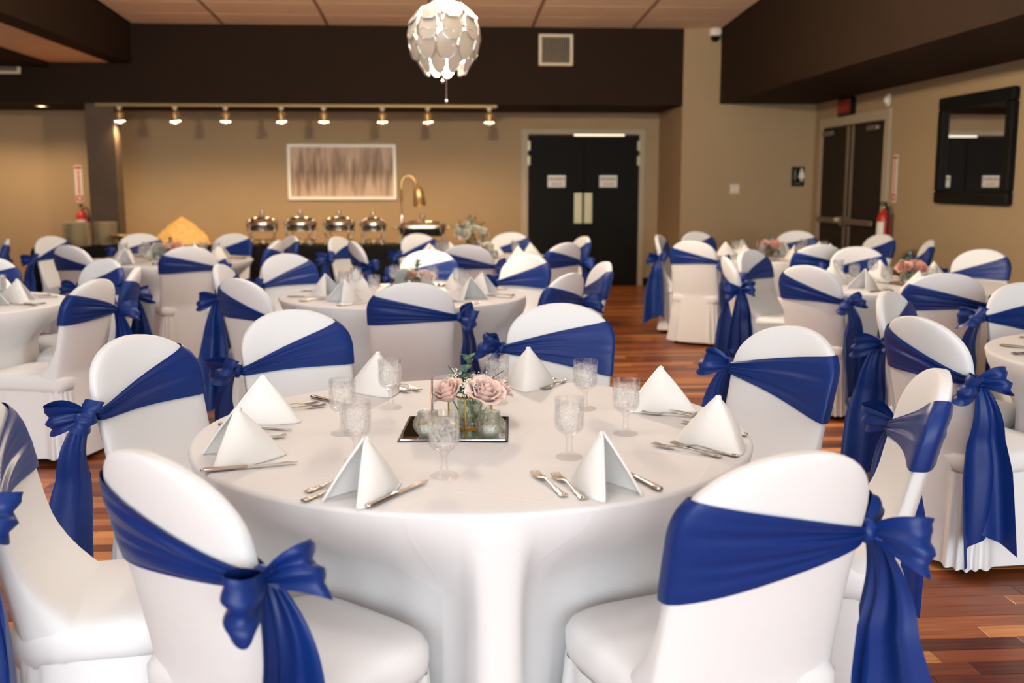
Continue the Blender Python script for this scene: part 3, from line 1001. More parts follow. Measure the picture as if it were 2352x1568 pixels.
VAR = {'A': (.742, .905, .735, 11), 'B': (.765, .888, .735, 12), 'C': (.768, .890, .675, 13), 'D': (.785, .880, .665, 14), 'E': (.748, .880, .692, 15), 'F': (.748, .878, .668, 16)}
CM = {'back': chair_back().mesh('back_cover', 'white_cover'), 'seat': chair_seat().mesh('seat_cover', 'white_cover'), 'skirt': chair_skirt().mesh('skirt', 'white_cover'),
      'leg': MB().loops([[(r * math.cos(2 * PI * j / 10), r * math.sin(2 * PI * j / 10), z) for j in range(10)] for z, r in ((0, .013), (.012, .0145), (.38, .0125))]).mesh('leg', 'leg')}
SM = {}
for key, (zk, zu1, zl1, seed) in VAR.items():
    P = Vector((bw(zk) + .012, byc(zk) + .020, zk))
    kn = MB()
    L = []
    for i in range(9):
        a = -PI / 2 + PI * (i + .5) / 9
        L.append([(P.x + .010 + .019 * math.cos(a) * math.cos(t) * (1 + .16 * math.sin(3 * t + i)), P.y + .021 * math.cos(a) * math.sin(t) * (1 + .16 * math.sin(4 * t + i)), P.z + .027 * math.sin(a)) for t in (2 * PI * j / 16 for j in range(16))])
    kn.loops(L)
    Q = P + Vector((.016, 0, 0))
    SM[key] = {
        'sash': sash_band(zk, zu1, zl1, seed).mesh('sash', 'satin'),
        'knot': kn.mesh('bow_knot', 'satin'),
        'l1': bow_loop(Q, Vector((.50, -.85, .05)), Vector((.2, .1, 1)), .122, .050, .028, seed).mesh('bow_loop', 'satin'),
        'l2': bow_loop(Q, Vector((.62, .72, .30)), Vector((-.2, .2, 1)), .108, .048, .028, seed + 50).mesh('bow_loop', 'satin'),
        't1': tail(Q + Vector((.004, -.008, -.005)), Vector((.45, -.89, 0)), Vector((.072, -.045, 0)), zk - .105 - .02 * (seed % 3), .084, seed + 7).mesh('sash_tail', 'satin'),
        't2': tail(Q + Vector((.004, .010, -.005)), Vector((.60, .80, 0)), Vector((.080, .040, 0)), zk - .155 - .02 * (seed % 2), .074, seed + 23).mesh('sash_tail', 'satin'),
    }

CHAIRS = []   # (x, y, facing) for the table linen to give way to


def chair(top, facing_deg, var, label, group):
    """top: plan position of the top of the backrest; facing: direction the sitter looks"""
    a = math.radians(facing_deg)
    f = Vector((math.cos(a), math.sin(a)))
    bx, by = top[0] + f.x * .315, top[1] + f.y * .315
    t = thing('banquet_chair', label, 'chair', (bx, by, 0), a - PI / 2, group)
    CHAIRS.append((bx, by, a - PI / 2))
    ob('back_cover', CM['back'], t); ob('seat_cover', CM['seat'], t); ob('skirt', CM['skirt'], t)
    for x in (-.175, .175):
        for y in (-.185, .19): ob('leg', CM['leg'], t, (x, y, 0))
    s = SM[var]
    so = ob('sash', s['sash'], t); so['label'] = 'navy blue satin sash'
    ob('bow_knot', s['knot'], so)
    ob('bow_loop', s['l1'], so); ob('bow_loop', s['l2'], so)
    ob('sash_tail', s['t1'], so); ob('sash_tail', s['t2'], so)
    return t


def toward(p, c): return math.degrees(math.atan2(c[1] - p[1], c[0] - p[0]))


T = {1: (.079, 2.83), 2: (-.25, 6.45), 3: (-2.98, 6.12), 4: (3.15, 6.90), 5: (2.97, 3.85), 6: (-2.52, 9.65), 7: (.35, 9.70), 8: (3.20, 9.75)}
TN = {1: 'front table', 2: 'middle table', 3: 'left edge table', 4: 'right table', 5: 'near right edge table', 6: 'far left table', 7: 'far middle table', 8: 'far right table'}
GR = {k: 'covered chairs at the ' + TN[k] for k in TN}
CL = [
    (1, (-.55, 1.90), 47, 'E', 'white covered chair seen from behind in the left foreground, sash bow at its right shoulder'),
    (1, (.645, 1.82), 110, 'F', 'white covered chair seen from behind in the right foreground with bright blue sash'),
    (1, (1.315, 2.63), 164, 'A', 'white covered chair seen edge-on at the right of the front table'),
    (1, (1.22, 3.50), None, 'D', 'white covered chair behind the right napkins of the front table, facing left'),
    (1, (.49, 4.26), None, 'C', 'white covered chair behind the front table, right of the roses'),
    (1, (-.605, 4.11), None, 'A', 'white covered chair behind the front table, left of the roses'),
    (1, (-1.02, 3.43), -31, 'A', 'white covered chair at the left of the front table with a big drooping bow'),
    (1, (-1.10, 2.425), 10, 'A', 'white covered chair cut off by the left edge of the picture in the foreground'),
    (2, (-.16, 5.24), None, 'B', 'white covered chair seen from behind, in the middle just beyond the roses'),
    (2, (-1.09, 5.55), None, 'A', 'white covered chair at the near left of the middle table with long hanging sash'),
    (2, (.71, 5.76), None, 'B', 'white covered chair at the near right of the middle table, in front of the aisle'),
    (2, (1.04, 6.60), None, 'A', 'white covered chair seen edge-on beside the aisle at the middle table'),
    (2, (.61, 7.34), None, 'A', 'white covered chair at the far right of the middle table with dark sash wedge'),
    (2, (-.11, 7.89), None, 'B', 'white covered chair behind the flowers of the middle table with bright blue sash'),
    (2, (-1.14, 7.55), None, 'A', 'white covered chair at the far left of the middle table facing the camera'),
    (2, (-1.39, 6.54), None, 'B', 'white covered chair seen from the side at the left of the middle table'),
    (3, (-1.82, 5.55), 165, 'B', 'white covered chair seen from behind at the left edge table with seat toward the left'),
    (3, (-1.84, 6.33), 190, 'C', 'white covered chair seen edge-on between the left edge table and the middle table'),
    (3, (-2.25, 7.08), None, 'A', 'white covered chair at the far right of the left edge table with dark sash'),
    (3, (-3.12, 7.30), None, 'B', 'white covered chair beyond the left edge table, cut by the picture edge'),
    (4, (2.82, 5.62), None, 'B', 'white covered chair from behind at the near side of the right table, violet sash'),
    (4, (2.23, 6.23), None, 'A', 'white covered chair from behind at the near left of the right table, tails hanging'),
    (4, (1.94, 7.02), None, 'E', 'white covered chair seen edge-on at the left of the right table by the aisle'),
    (4, (2.34, 7.80), None, 'A', 'white covered chair at the far left of the right table facing the camera'),
    (4, (3.31, 8.11), None, 'B', 'white covered chair at the far side of the right table with bright blue sash'),
    (4, (4.15, 7.71), None, 'A', 'white covered chair at the far right of the right table below the wall mirror'),
    (5, (1.775, 3.74), 15, 'A', 'white covered chair at the near right edge table with large shiny bow and long tails'),
    (5, (2.06, 4.66), None, 'A', 'white covered chair turned to the right behind the large shiny bow'),
    (5, (2.93, 5.03), None, 'D', 'white covered chair cut by the right edge with a royal blue sash fanning right'),
    (6, (-3.08, 8.74), None, 'B', 'white covered chair seen from behind at the near left of the far left table'),
    (6, (-2.05, 8.50), None, 'B', 'white covered chair seen from behind in front of the glowing amber mound'),
    (6, (-1.48, 9.45), None, 'B', 'white covered chair at the right of the far left table below the first chafing dish'),
    (6, (-1.47, 10.25), None, 'A', 'white covered chair seen edge-on at the far right of the far left table'),
    (6, (-2.14, 10.81), None, 'A', 'white covered chair beyond the far left table, right of the amber mound'),
    (6, (-3.11, 10.88), None, 'B', 'white covered chair behind the flowers of the far left table'),
    (6, (-3.82, 10.37), None, 'A', 'white covered chair in front of the plate stacks at the far left table'),
    (7, (.19, 8.62), None, 'B', 'white covered chair seen from behind at the near side of the far middle table'),
    (7, (1.06, 8.86), None, 'B', 'white covered chair seen from behind in front of the black double doors'),
    (7, (1.36, 9.95), None, 'A', 'white covered chair seen edge-on in front of the black double doors'),
    (7, (.71, 10.82), None, 'A', 'white covered chair at the far side of the far middle table left of the doors'),
    (7, (-.27, 10.62), None, 'A', 'white covered chair at the far side of the far middle table below the brass lamp'),
    (7, (-.80, 9.25), 20, 'A', 'white covered chair seen from behind at the left of the far middle table'),
    (7, (-1.02, 10.05), -25, 'B', 'white covered chair seen from the side in front of the third chafing dish'),
    (8, (2.14, 10.22), None, 'A', 'white covered chair seen edge-on at the left of the far right table by the alcove'),
    (8, (2.21, 9.12), 55, 'B', 'white covered chair seen from behind with full pleated skirt at the far right table'),
    (8, (2.68, 10.90), None, 'A', 'white covered chair at the far left of the far right table against the taupe wall'),
    (8, (3.83, 11.03), None, 'B', 'white covered chair at the far side of the far right table behind the flowers'),
    (8, (4.40, 10.15), None, 'A', 'white covered chair at the right of the far right table below the extinguisher'),
    (8, (4.36, 9.03), 165, 'A', 'white covered chair seen edge-on against the right wall'),
    (8, (3.13, 8.43), None, 'B', 'white covered chair seen from behind at the near side of the far right table'),
]
for tb, top, fc, var, lab in CL:
    chair(top, toward(top, T[tb]) if fc is None else fc, var, lab, GR[tb])
chair((-4.03, 9.89), 205, 'A', 'white covered chair seen edge-on at the left edge beside a black chair', 'covered chairs standing apart')

# ------------------------------------------------------------------ tables
RT, ZT = .765, .765


def tablecloth(c, seed, table_id):
    rnd = random.Random(seed)
    NT = 216
    near = [ch for ch in CHAIRS if math.hypot(ch[0] - c[0], ch[1] - c[1]) < 1.6]
    hit = []
    for k in range(NT):
        th = 2 * PI * k / NT
        r = .40
        found = 9.0
        while r < .86:
            x, y = c[0] + r * math.cos(th), c[1] + r * math.sin(th)
            for (cx, cy, rz) in near:
                dx, dy = x - cx, y - cy
                lx = dx * math.cos(rz) + dy * math.sin(rz); ly = -dx * math.sin(rz) + dy * math.cos(rz)
                if abs(lx) < .262 and -.27 < ly < .292 - .10 * (abs(lx) / .262) ** 4:
                    found = r; break
            if found < 9: break
            r += .01
        hit.append(found)
    base = []
    ph = [rnd.uniform(0, 6.28) for _ in range(5)]
    lim = [min(hit[(k + d) % NT] for d in range(-3, 4)) - .012 for k in range(NT)]
    lim = [min(l, .90) for l in lim]
    for _ in range(3):
        sm = [sum(lim[(k + d) % NT] * (4 - abs(d)) for d in range(-3, 4)) / 16 for k in range(NT)]
        lim = [min(lim[k] + .004, sm[k]) for k in range(NT)]
    mb = MB()
    L = []
    for r in (.05, .2, .4, .6, .72):
        L.append([(r * math.cos(2 * PI * k / NT), r * math.sin(2 * PI * k / NT), ZT + .0006 * math.sin(3 * k / NT * 6.28 + r * 9)) for k in range(NT)])
    for a in (0, .5, 1.0, 1.45):
        L.append([((RT - .012 + .012 * math.sin(a)) * math.cos(2 * PI * k / NT), (RT - .012 + .012 * math.sin(a)) * math.sin(2 * PI * k / NT), ZT - .012 + .012 * math.cos(a)) for k in range(NT)])
    NZ = 16
    for i in range(1, NZ + 1):
        u = i / NZ
        z = (ZT - .014) * (1 - u) + .006 * u
        row = []
        for k in range(NT):
            th = 2 * PI * k / NT
            f = math.cos(8 * th + ph[0] + .5 * math.sin(2 * th)) + .7 * math.cos(13 * th + ph[1]) + .45 * math.cos(22 * th + ph[2])
            rf = RT + .004 + .030 * u + .020 * f * u ** .75
            kk = min(1, max(0, (ZT - z) / .27)); kk = kk * kk * (3 - 2 * kk)
            rd = min(rf, lim[k] + .006 * f * u)
            r = rf * (1 - kk) + rd * kk
            row.append((r * math.cos(th), r * math.sin(th), z))
        L.append(row)
    mb.loops(L, True, False)
    return mb


TL = {1: 'round table in the front under a white cloth, roses on a mirror tray', 2: 'round white clothed table in the middle below the chandelier',
      3: 'round white clothed table cut by the left edge', 4: 'round white clothed table at the right in front of the wall mirror',
      5: 'round white clothed table cut by the right edge nearest the camera', 6: 'round white clothed table at the far left before the buffet',
      7: 'round white clothed table at the far middle before the black doors', 8: 'round white clothed table at the far right before the bronze doors'}
for k, c in T.items():
    t = thing('round_table', TL[k], 'table', (c[0], c[1], 0), group='round banquet tables')
    put('tablecloth', tablecloth(c, 20 + k, k), 'linen', t)
    put('tabletop', MB().lathe([(.735, .725), (.74, .74), (.735, .7555)], 48), 'bar', t)
    put('pedestal', MB().lathe([(.22, .0), (.22, .02), (.05, .05), (.045, .68), (.2, .724)], 20), 'bar', t)

ZC = ZT + .0012     # level on the linen

# ------------------------------------------------------------------ table setting pieces
def napkin_mesh(half_deg, L, H, seed):
    """folded linen tent: a spine rising from S to the tip, two panels spreading from it"""
    rnd = random.Random(seed)
    h = math.radians(half_deg)
    N, R = 33, 15
    apex = Vector((L * .53, 0, H))
    base = []
    for i in range(N):
        s = i / (N - 1) * 2 - 1           # -1..1 : end A .. spine .. end B
        d = abs(s) * L
        sg = math.copysign(1, s)
        bow = .016 * math.sin(PI * abs(s))
        rr = .018
        dd = math.sqrt(d * d + rr * rr) - rr * .6
        x = dd * math.cos(h) - bow * math.sin(h) * .6
        y = sg * (d * math.sin(h) + bow * math.cos(h))
        # the two front corners curl a little inward
        cur = max(0, abs(s) - .82) / .18
        y -= sg * .012 * cur ** 2
        base.append(Vector((x, y, 0)))
    rows = []
    for k in range(R):
        v = k / (R - 1)
        row = []
        for i in range(N):
            s = i / (N - 1) * 2 - 1
            tip = apex + Vector((.010 * (abs(s) - .5), .0045 * math.copysign(min(1, abs(s) * 2), s), -.003 * (1 - abs(s))))
            vv = v
            p = tip.lerp(base[i], vv)
            bulge = .010 * math.sin(PI * v) * math.sin(PI * min(1, abs(s)))
            p.y += math.copysign(bulge, s) if abs(s) > .02 else 0
            p.z += (0.004 * math.sin(PI * v))
            row.append(p)
        rows.append(row)
    # thickness: a second, inner skin and rims
    th = .0055
    inner = []
    for k, row in enumerate(rows):
        ir = []
        for i, p in enumerate(row):
            s = i / (N - 1) * 2 - 1
            inn = Vector((apex.x * .9 - p.x, 0 - p.y, 0))
            inn = Vector((math.sin(h) * .8, -math.copysign(1, s) * math.cos(h), 0)) if abs(s) > .08 else Vector((1, 0, 0))
            q = p + inn.normalized() * th * (1 if k else .5)
            ir.append(q)
        inner.append(ir)
    mb = MB()
    mb.grid([[tuple(p) for p in r] for r in rows])
    a = len(mb.v)
    mb.grid([[tuple(p) for p in reversed(r)] for r in inner])
    # rims along both open edges, the foot and the tip, as soft rounded folds
    for i in (0, N - 1):
        mb.tube([tuple((rows[k][i] + inner[k][i]) / 2) for k in range(R)], [.0034] * R, 7)
    mb.tube([tuple((rows[-1][i] + inner[-1][i]) / 2 + Vector((0, 0, .0028))) for i in range(N)], .0030, 6)
    mb.tube([tuple((rows[0][i] + inner[0][i]) / 2) for i in range(N)], .0052, 8)
    return mb


NAPA = napkin_mesh(16, .232, .128, 1).mesh('napkin', 'napkin')
NAPB = napkin_mesh(25, .232, .128, 2).mesh('napkin', 'napkin')


def fork_mesh():
    mb = MB()
    # handle + neck as a flat bar with changing width; head with four tines
    st = [(-.100, .0085, .0015), (-.096, .0105, .002), (-.085, .0098, .002), (-.07, .0062, .002), (-.055, .0078, .0024), (-.04, .0050, .004), (-.01, .0036, .007), (.015, .0032, .009), (.03, .0048, .008), (.040, .0105, .0058), (.050, .0125, .004)]
    L = []
    for (y, hw, z) in st:
        t = .0013
        L.append([(hw * math.cos(a), y, z + t + t * math.sin(a) * 1.15) for a in (2 * PI * j / 10 for j in range(10))])
    mb.loops(L)
    for k in range(4):
        x = -.0098 + k * .00653
        mb.loops([[(x + sx * w_, y, z + sz * .0011 + .0012) for sx, sz in ((-1, -1), (1, -1), (1, 1), (-1, 1))] for y, z, w_ in ((.047, .0043, .0024), (.062, .0030, .0021), (.08, .0036, .0019), (.097, .0066, .0010))])
    # beaded ornament near the end of the handle
    mb.sphere((0, -.088, .0048), .0052, 8, 5, (1.2, 1.3, .5)); mb.sphere((0, -.058, .005), .004, 8, 5, (1.2, 1.5, .5))
    return mb


def knife_mesh():
    mb = MB()
    L = []
    for (y, hw, h) in ((-.112, .003, .0025), (-.109, .0075, .0045), (-.10, .0092, .0052), (-.08, .0088, .005), (-.05, .0075, .0046), (-.02, .0066, .0044), (-.008, .0072, .0044), (-.002, .0058, .0038)):
        L.append([(hw * math.cos(a), y, .0055 + h * math.sin(a)) for a in (2 * PI * j / 12 for j in range(12))])
    mb.loops(L)
    L = []
    for (y, a, b) in ((-.004, -.0055, .0052), (.02, -.0070, .0062), (.06, -.0085, .0064), (.09, -.0082, .0062), (.105, -.0062, .0058), (.115, -.0005, .0052), (.118, .0035, .0048)):
        L.append([(a, y, .0048), (b, y, .0042), (b, y, .0066), (a, y, .0056)])
    mb.loops(L)
    return mb


FORK = fork_mesh().mesh('fork', 'cutlery'); sharp(FORK, 45)
KNIFE = knife_mesh().mesh('knife', 'cutlery'); sharp(KNIFE, 40)


def goblet_meshes():
    n = 48

    def facet(t, z):
        k = 0.0
        if .064 < z < .118:
            u = 1 - abs((z - .084) / .032)
            if u > 0: k = .060 * min(1, u * 1.3) * (abs(math.cos(6 * t)) - .75)
        if .018 < z < .058:
            k = .10 * (abs(math.cos(4 * t)) - .8)
        return 1 + k
    prof = [(.0, .0), (.033, .0), (.0345, .0015), (.033, .004), (.022, .0085), (.011, .0135), (.0085, .02), (.0078, .032), (.0070, .045), (.0085, .052), (.0120, .056), (.0105, .059),
            (.018, .062), (.027, .067), (.0325, .073), (.0355, .080), (.0372, .090), (.0375, .102), (.0372, .120), (.0375, .140), (.0380, .1515), (.0374, .1525), (.0366, .1515), (.0360, .140), (.0352, .12), (.0350, .10), (.0340, .085), (.028, .074), (.015, .069), (.0, .0675)]
    b = MB().lathe(prof, n, mod=facet)
    wprof = [(.0, .0682), (.015, .0696), (.0275, .0748), (.0335, .0855), (.0345, .10), (.0347, .12), (.0352, .134), (.034, .1355), (.0, .1345)]
    wv = MB().lathe(wprof, 32)
    ice = []
    return b, wv


gb, gw = goblet_meshes()
GOB = gb.mesh('bowl_and_stem', 'glass'); sharp(GOB, 30)
GWA = gw.mesh('iced_water', 'ice')


def goblet(x, y, label, group):
    t = thing('water_goblet', label, 'glass', (x, y, ZC), random.uniform(0, 6), group)
    ob('bowl_and_stem', GOB, t); ob('iced_water', GWA, t)


def napkin(S0, bis, wide, label, group):
    a = math.radians(bis)
    o = ob('folded_napkin', NAPB if wide else NAPA, None, (S0[0], S0[1], ZC), a)
    tag(o, label, 'napkin', group)


def cutlery(kind, tip, end, label, group):
    d = Vector((tip[0] - end[0], tip[1] - end[1]))
    o = ob(kind, FORK if kind == 'fork' else KNIFE, None, ((tip[0] + end[0]) / 2, (tip[1] + end[1]) / 2, ZC), math.atan2(d.y, d.x) - PI / 2)
    tag(o, label, kind, group)


def cut_dir(kind, p, deg, label, group):
    a = math.radians(deg)
    cutlery(kind, (p[0] + .1 * math.cos(a), p[1] + .1 * math.sin(a)), (p[0] - .1 * math.cos(a), p[1] - .1 * math.sin(a)), label, group)


NG, GG, FG, KG = 'folded napkins on the front table', 'water goblets on the front table', 'forks on the front table', 'knives on the front table'
napkin((-.100, 2.315), -126, False, 'white folded napkin at the front left of the front table', NG)
napkin((.298, 2.342), -66, False, 'white folded napkin at the front right of the front table beside two forks', NG)
napkin((.740, 2.482), 103, True, 'white folded napkin at the right of the front table, larger lower one', NG)
napkin((.762, 2.990), 149, True, 'white folded napkin before the floor at the far right of the front table', NG)
napkin((.262, 3.325), 80, True, 'narrow white folded napkin at the back of the front table right of the roses', NG)
napkin((-.176, 3.265), 110, True, 'white folded napkin behind a goblet at the back left of the front table', NG)
napkin((-.408, 2.932), 157, True, 'white folded napkin at the left of the front table, upper of two', NG)
napkin((-.395, 2.588), 201, True, 'white folded napkin at the left edge of the front table, lower of two', NG)
for (x, y), lab in zip([(-.003, 2.352), (.309, 2.501), (.493, 2.738), (.425, 3.06), (.164, 3.163), (-.165, 3.114), (-.279, 2.789), (-.218, 2.50)],
                       ['nearest the camera in front of the mirror tray', 'behind the front right napkin', 'at the right, left of the two right napkins', 'at the back right before the white chair',
                        'behind the roses', 'at the back left before the folded napkin', 'at the left, half behind another goblet', 'just behind the front left napkin']):
    goblet(x, y, 'clear goblet of iced water ' + lab, GG)
cutlery('fork', (.205, 2.372), (.262, 2.160), 'outer fork of two in front of the front right napkin', FG)
cutlery('fork', (.252, 2.352), (.302, 2.138), 'inner fork of two beside the front right napkin', FG)
cutlery('knife', (.405, 2.40), (.475, 2.205), 'knife behind the front right napkin, only its handle end showing', KG)
cutlery('knife', (-.045, 2.305), (-.168, 2.115), 'knife beside the front left napkin pointing at the goblet', KG)
cutlery('fork', (-.185, 2.405), (-.312, 2.235), 'upper fork behind the front left napkin', FG)
cutlery('fork', (-.185, 2.335), (-.308, 2.172), 'lower fork half under the front left napkin', FG)
cutlery('fork', (.538, 2.612), (.690, 2.472), 'outer fork below the lower right napkin', FG)
cutlery('fork', (.585, 2.625), (.738, 2.470), 'inner fork tucked along the lower right napkin', FG)
cutlery('knife', (.68, 2.86), (.815, 2.685), 'knife behind the lower right napkin with its handle end showing', KG)
cutlery('fork', (.585, 2.985), (.765, 2.915), 'outer fork before the far right napkin', FG)
cutlery('fork', (.60, 3.015), (.775, 2.945), 'inner fork before the far right napkin', FG)
cutlery('fork', (.325, 3.36), (.425, 3.52), 'outer fork right of the narrow back napkin', FG)
cutlery('fork', (.295, 3.385), (.385, 3.55), 'inner fork right of the narrow back napkin', FG)
cutlery('fork', (-.085, 3.365), (-.18, 3.52), 'fork right of the back left napkin', FG)
cutlery('fork', (-.12, 3.345), (-.215, 3.50), 'fork beside the back left napkin behind the goblet', FG)
cutlery('knife', (.145, 3.28), (.205, 3.46), 'knife behind the goblet at the roses', KG)
cutlery('knife', (-.28, 3.13), (-.42, 3.28), 'knife left of the back left napkin', KG)
cutlery('fork', (-.375, 3.145), (-.53, 3.07), 'fork right of the upper left napkin', FG)
cutlery('fork', (-.40, 3.185), (-.555, 3.10), 'fork behind the upper left napkin', FG)
cutlery('knife', (-.432, 2.838), (-.635, 2.905), 'knife between the two left napkins', KG)
cutlery('fork', (-.425, 2.765), (-.615, 2.70), 'fork behind the lower left napkin', FG)
cutlery('knife', (-.365, 2.488), (-.582, 2.42), 'knife in front of the lower left napkin along the table edge', KG)


def arr(th, r, c): return (c[0] + r * math.cos(th), c[1] + r * math.sin(th))


SECT = ['right side', 'far right side', 'far side', 'far left side', 'left side', 'near left side', 'near side', 'near right side']


def settings(k, seats, seed):
    rnd = random.Random(seed)
    c = T[k]
    n_, g_, f_, kn_ = ('folded napkins on the ' + TN[k], 'water goblets on the ' + TN[k], 'forks on the ' + TN[k], 'knives on the ' + TN[k])
    used = set()
    for top in seats:
        th = math.atan2(top[1] - c[1], top[0] - c[0])
        dirn = math.degrees(th)
        sec = int(round(dirn / 45)) % 8
        for d in (0, 1, -1, 2, -2, 3, -3, 4):
            if (sec + d) % 8 not in used:
                sec = (sec + d) % 8; break
        used.add(sec)
        at_ = ' at the %s of the %s' % (SECT[sec], TN[k])
        p = arr(th + .03, .49, c)
        b = rnd.choice((35, -35, 150, -150, 0, 180)) + dirn + rnd.uniform(-12, 12)
        a = math.radians(b)
        napkin((p[0] - .12 * math.cos(a), p[1] - .12 * math.sin(a)), b, True, 'white folded napkin' + at_, n_)
        q = arr(th + .30 + rnd.uniform(-.06, .06), .40 + rnd.uniform(-.04, .04), c)
        goblet(q[0], q[1], 'clear goblet of iced water' + at_, g_)
        for j, dth in enumerate((-.27, -.33)):
            cut_dir('fork', arr(th + dth, .60, c), dirn + 180 + rnd.uniform(-6, 6), ('inner', 'outer')[j] + ' steel fork' + at_, f_)
        cut_dir('knife', arr(th + .29, .60, c), dirn + 180 + rnd.uniform(-6, 6), 'steel knife' + at_, kn_)


for k in (2, 3, 4, 5, 6, 7, 8):
    seats = [e[1] for e in CL if e[0] == k]
    settings(k, seats, 40 + k)

# ------------------------------------------------------------------ centrepieces
def petal_mesh(r, hw, zt, flare, m):
    """cupped rose petal: a patch wrapped round the bloom's axis (toward -Y), rim rolled outward"""
    rows = []
    for i in range(9):
        u = i / 8
        rad = r * (.30 + .70 * math.sin(min(1, u * 1.25) * PI / 2)) + flare * max(0, u - .62) ** 2 * 6.9 * r
        half = hw * (.55 + .45 * math.sin(PI * (.15 + .70 * u)))
        row = []
        for j in range(9):
            v = j / 8 * 2 - 1
            a = half * v
            rr_ = rad * (1 + .05 * math.sin(5 * v + 3 * u)) + .10 * r * v * v * u
            z = zt * u * (1 - .16 * u * v * v) - flare * max(0, u - .72) ** 2 * zt * 2.2 + .03 * zt * math.sin(4 * v + r * 900)
            row.append((rr_ * math.sin(a), -rr_ * math.cos(a), z))
        rows.append(row)
    return MB().grid(rows).mesh('petal', m)


ROSE = {}
for key, m in (('pink', 'rose'), ('blush', 'rose_pale'), ('coral', 'rose_coral'), ('white', 'white_petal')):
    ROSE[key] = [petal_mesh(.0065, 1.5, .043, .0, m), petal_mesh(.0115, 1.25, .044, .10, m), petal_mesh(.0175, 1.05, .043, .25, m), petal_mesh(.0232, .95, .041, .36, m), petal_mesh(.0280, .88, .037, .52, m)]
STEM = MB().tube([(0, 0, .004), (.002, 0, -.03), (0, .002, -.085)], [.0022, .0018, .0018], 6).mesh('stem', 'stem')
SEPAL = MB().lathe([(.002, -.006), (.006, -.002), (.009, .004), (.005, .008)], 8).mesh('calyx', 'leaf')


def rose_bloom_layout():
    out = []
    for ring, n in enumerate((2, 3, 4, 5, 5)):
        for i in range(n):
            out.append((ring, 2 * PI * i / n + ring * .83, 0.0, .0, -.003 * ring))
    return out


LAY = rose_bloom_layout()
JOINED = {}
for key in ROSE:
    mb = MB()
    for ring, a, r, tilt, lift in LAY:
        me = ROSE[key][ring]
        mt = Matrix.Rotation(a, 4, 'Z') @ Matrix.Translation((0, -r, lift)) @ Matrix.Rotation(tilt, 4, 'X')
        mb.add([mt @ v.co for v in me.vertices], [tuple(p.vertices) for p in me.polygons])
    JOINED[key] = mb.mesh('bloom', ROSE[key][0].materials[0])


def rose(key, loc, tilt, s, label, group, petals):
    t = thing('rose', label, 'rose', loc, 0, group)
    t.rotation_euler = tilt
    t.scale = (s, s, s)
    if petals:
        for ring, a, r, tl, lift in LAY:
            o = ob('petal', ROSE[key][ring], t)
            o.matrix_local = Matrix.Rotation(a, 4, 'Z') @ Matrix.Translation((0, -r, lift)) @ Matrix.Rotation(tl, 4, 'X')
    else:
        ob('bloom', JOINED[key], t)
    ob('calyx', SEPAL, t); ob('stem', STEM, t)
    return t


VS = .088    # vase edge
vase_parts = []
h2 = VS / 2
gf = MB()
e = .0022
for x in (-h2, h2):
    for y in (-h2, h2):
        gf.box(x - e, x + e, y - e, y + e, 0, VS)
for z in (e, VS - e):
    for s in (-h2, h2):
        gf.box(-h2, h2, s - e, s + e, z - e, z + e); gf.box(s - e, s + e, -h2, h2, z - e, z + e)
VASE_FRAME = gf.mesh('gold_frame', 'gold', smooth=False)
PANE = MB().box(-h2 + e, h2 - e, -.0008, .0008, 2 * e, VS - 2 * e).mesh('glass_pane', 'vase_glass', smooth=False)
VWATER = MB().lathe([(.0, .005), (.030, .005), (.033, .012), (.036, .062), (.036, .072), (.034, .074), (.033, .06), (.030, .014), (0, .010)], 24).mesh('inner_cup', 'votive_glass')
INSTEMS = MB()
rr = random.Random(9)
for i in range(9):
    a = rr.uniform(0, 6.28); b = a + rr.uniform(2, 4)
    INSTEMS.tube([(.022 * math.cos(a), .022 * math.sin(a), .012), (.024 * math.cos(b), .024 * math.sin(b), .085)], .0017, 5)
INSTEMS = INSTEMS.mesh('cut_stems', 'stem')
TRAY = MB().box(-.146, .146, -.146, .146, 0, .004)
TRAYM = MB().box(-.139, .139, -.139, .139, .0041, .0056).mesh('mirror_face', 'mirror', smooth=False)
TRAYB = MB().box(-.147, .147, -.147, .147, 0, .004, bev=.0035).mesh('bevelled_edge', 'tray_edge', smooth=False)
VOT = MB()
VOTM = []
for i in range(15):
    a = i / 14
    z = .003 + .055 * a
    r = .020 + .019 * math.sin(PI * (.08 + .80 * a))
    VOTM.append((r, z))
VOTM = [(0, .0)] + [(.022, .0)] + VOTM + [(.0285, .0605), (.0275, .0665), (.026, .0675), (.0245, .066), (.025, .06), (.033, .045), (.034, .03), (.026, .010), (0, .008)]


def dimple(t, z):
    if .008 < z < .055:
        return 1 + .030 * math.cos(13 * t + (PI if int(z / .0085) % 2 else 0)) * abs(math.sin(PI * z / .0085))
    return 1


VOTME = MB().lathe(VOTM, 78, mod=dimple).mesh('bubble_glass', 'votive_glass')
CANDLE = MB().lathe([(.0, .0085), (.019, .0085), (.0195, .024), (.018, .026), (.003, .025), (0, .025)], 18).mesh('candle', 'wax')
WICK = MB().tube([(0, 0, .024), (.001, 0, .031)], .0008, 5).mesh('wick', 'black')
CARD = MB()
pts = [(-.055, .006), (.055, .006), (.055, .10)] + [(.055 * math.cos(a), .10 + .055 * math.sin(a)) for a in (PI * k / 14 for k in range(1, 14))] + [(-.055, .10)]
CARD.loops([[(x, -.0014, z) for x, z in pts], [(x, .0014, z) for x, z in pts]])
CARD = CARD.mesh('arched_card', 'acrylic', smooth=False)
CEDGE = MB().tube([(pts[i][0], 0, pts[i][1]) for i in range(1, len(pts))] + [(pts[0][0], 0, pts[0][1])], .0016, 6).mesh('copper_edge', 'copper')
CBASE = MB().box(-.040, .040, -.012, .012, 0, .006, bev=.002).mesh('stand_base', 'copper', smooth=False)

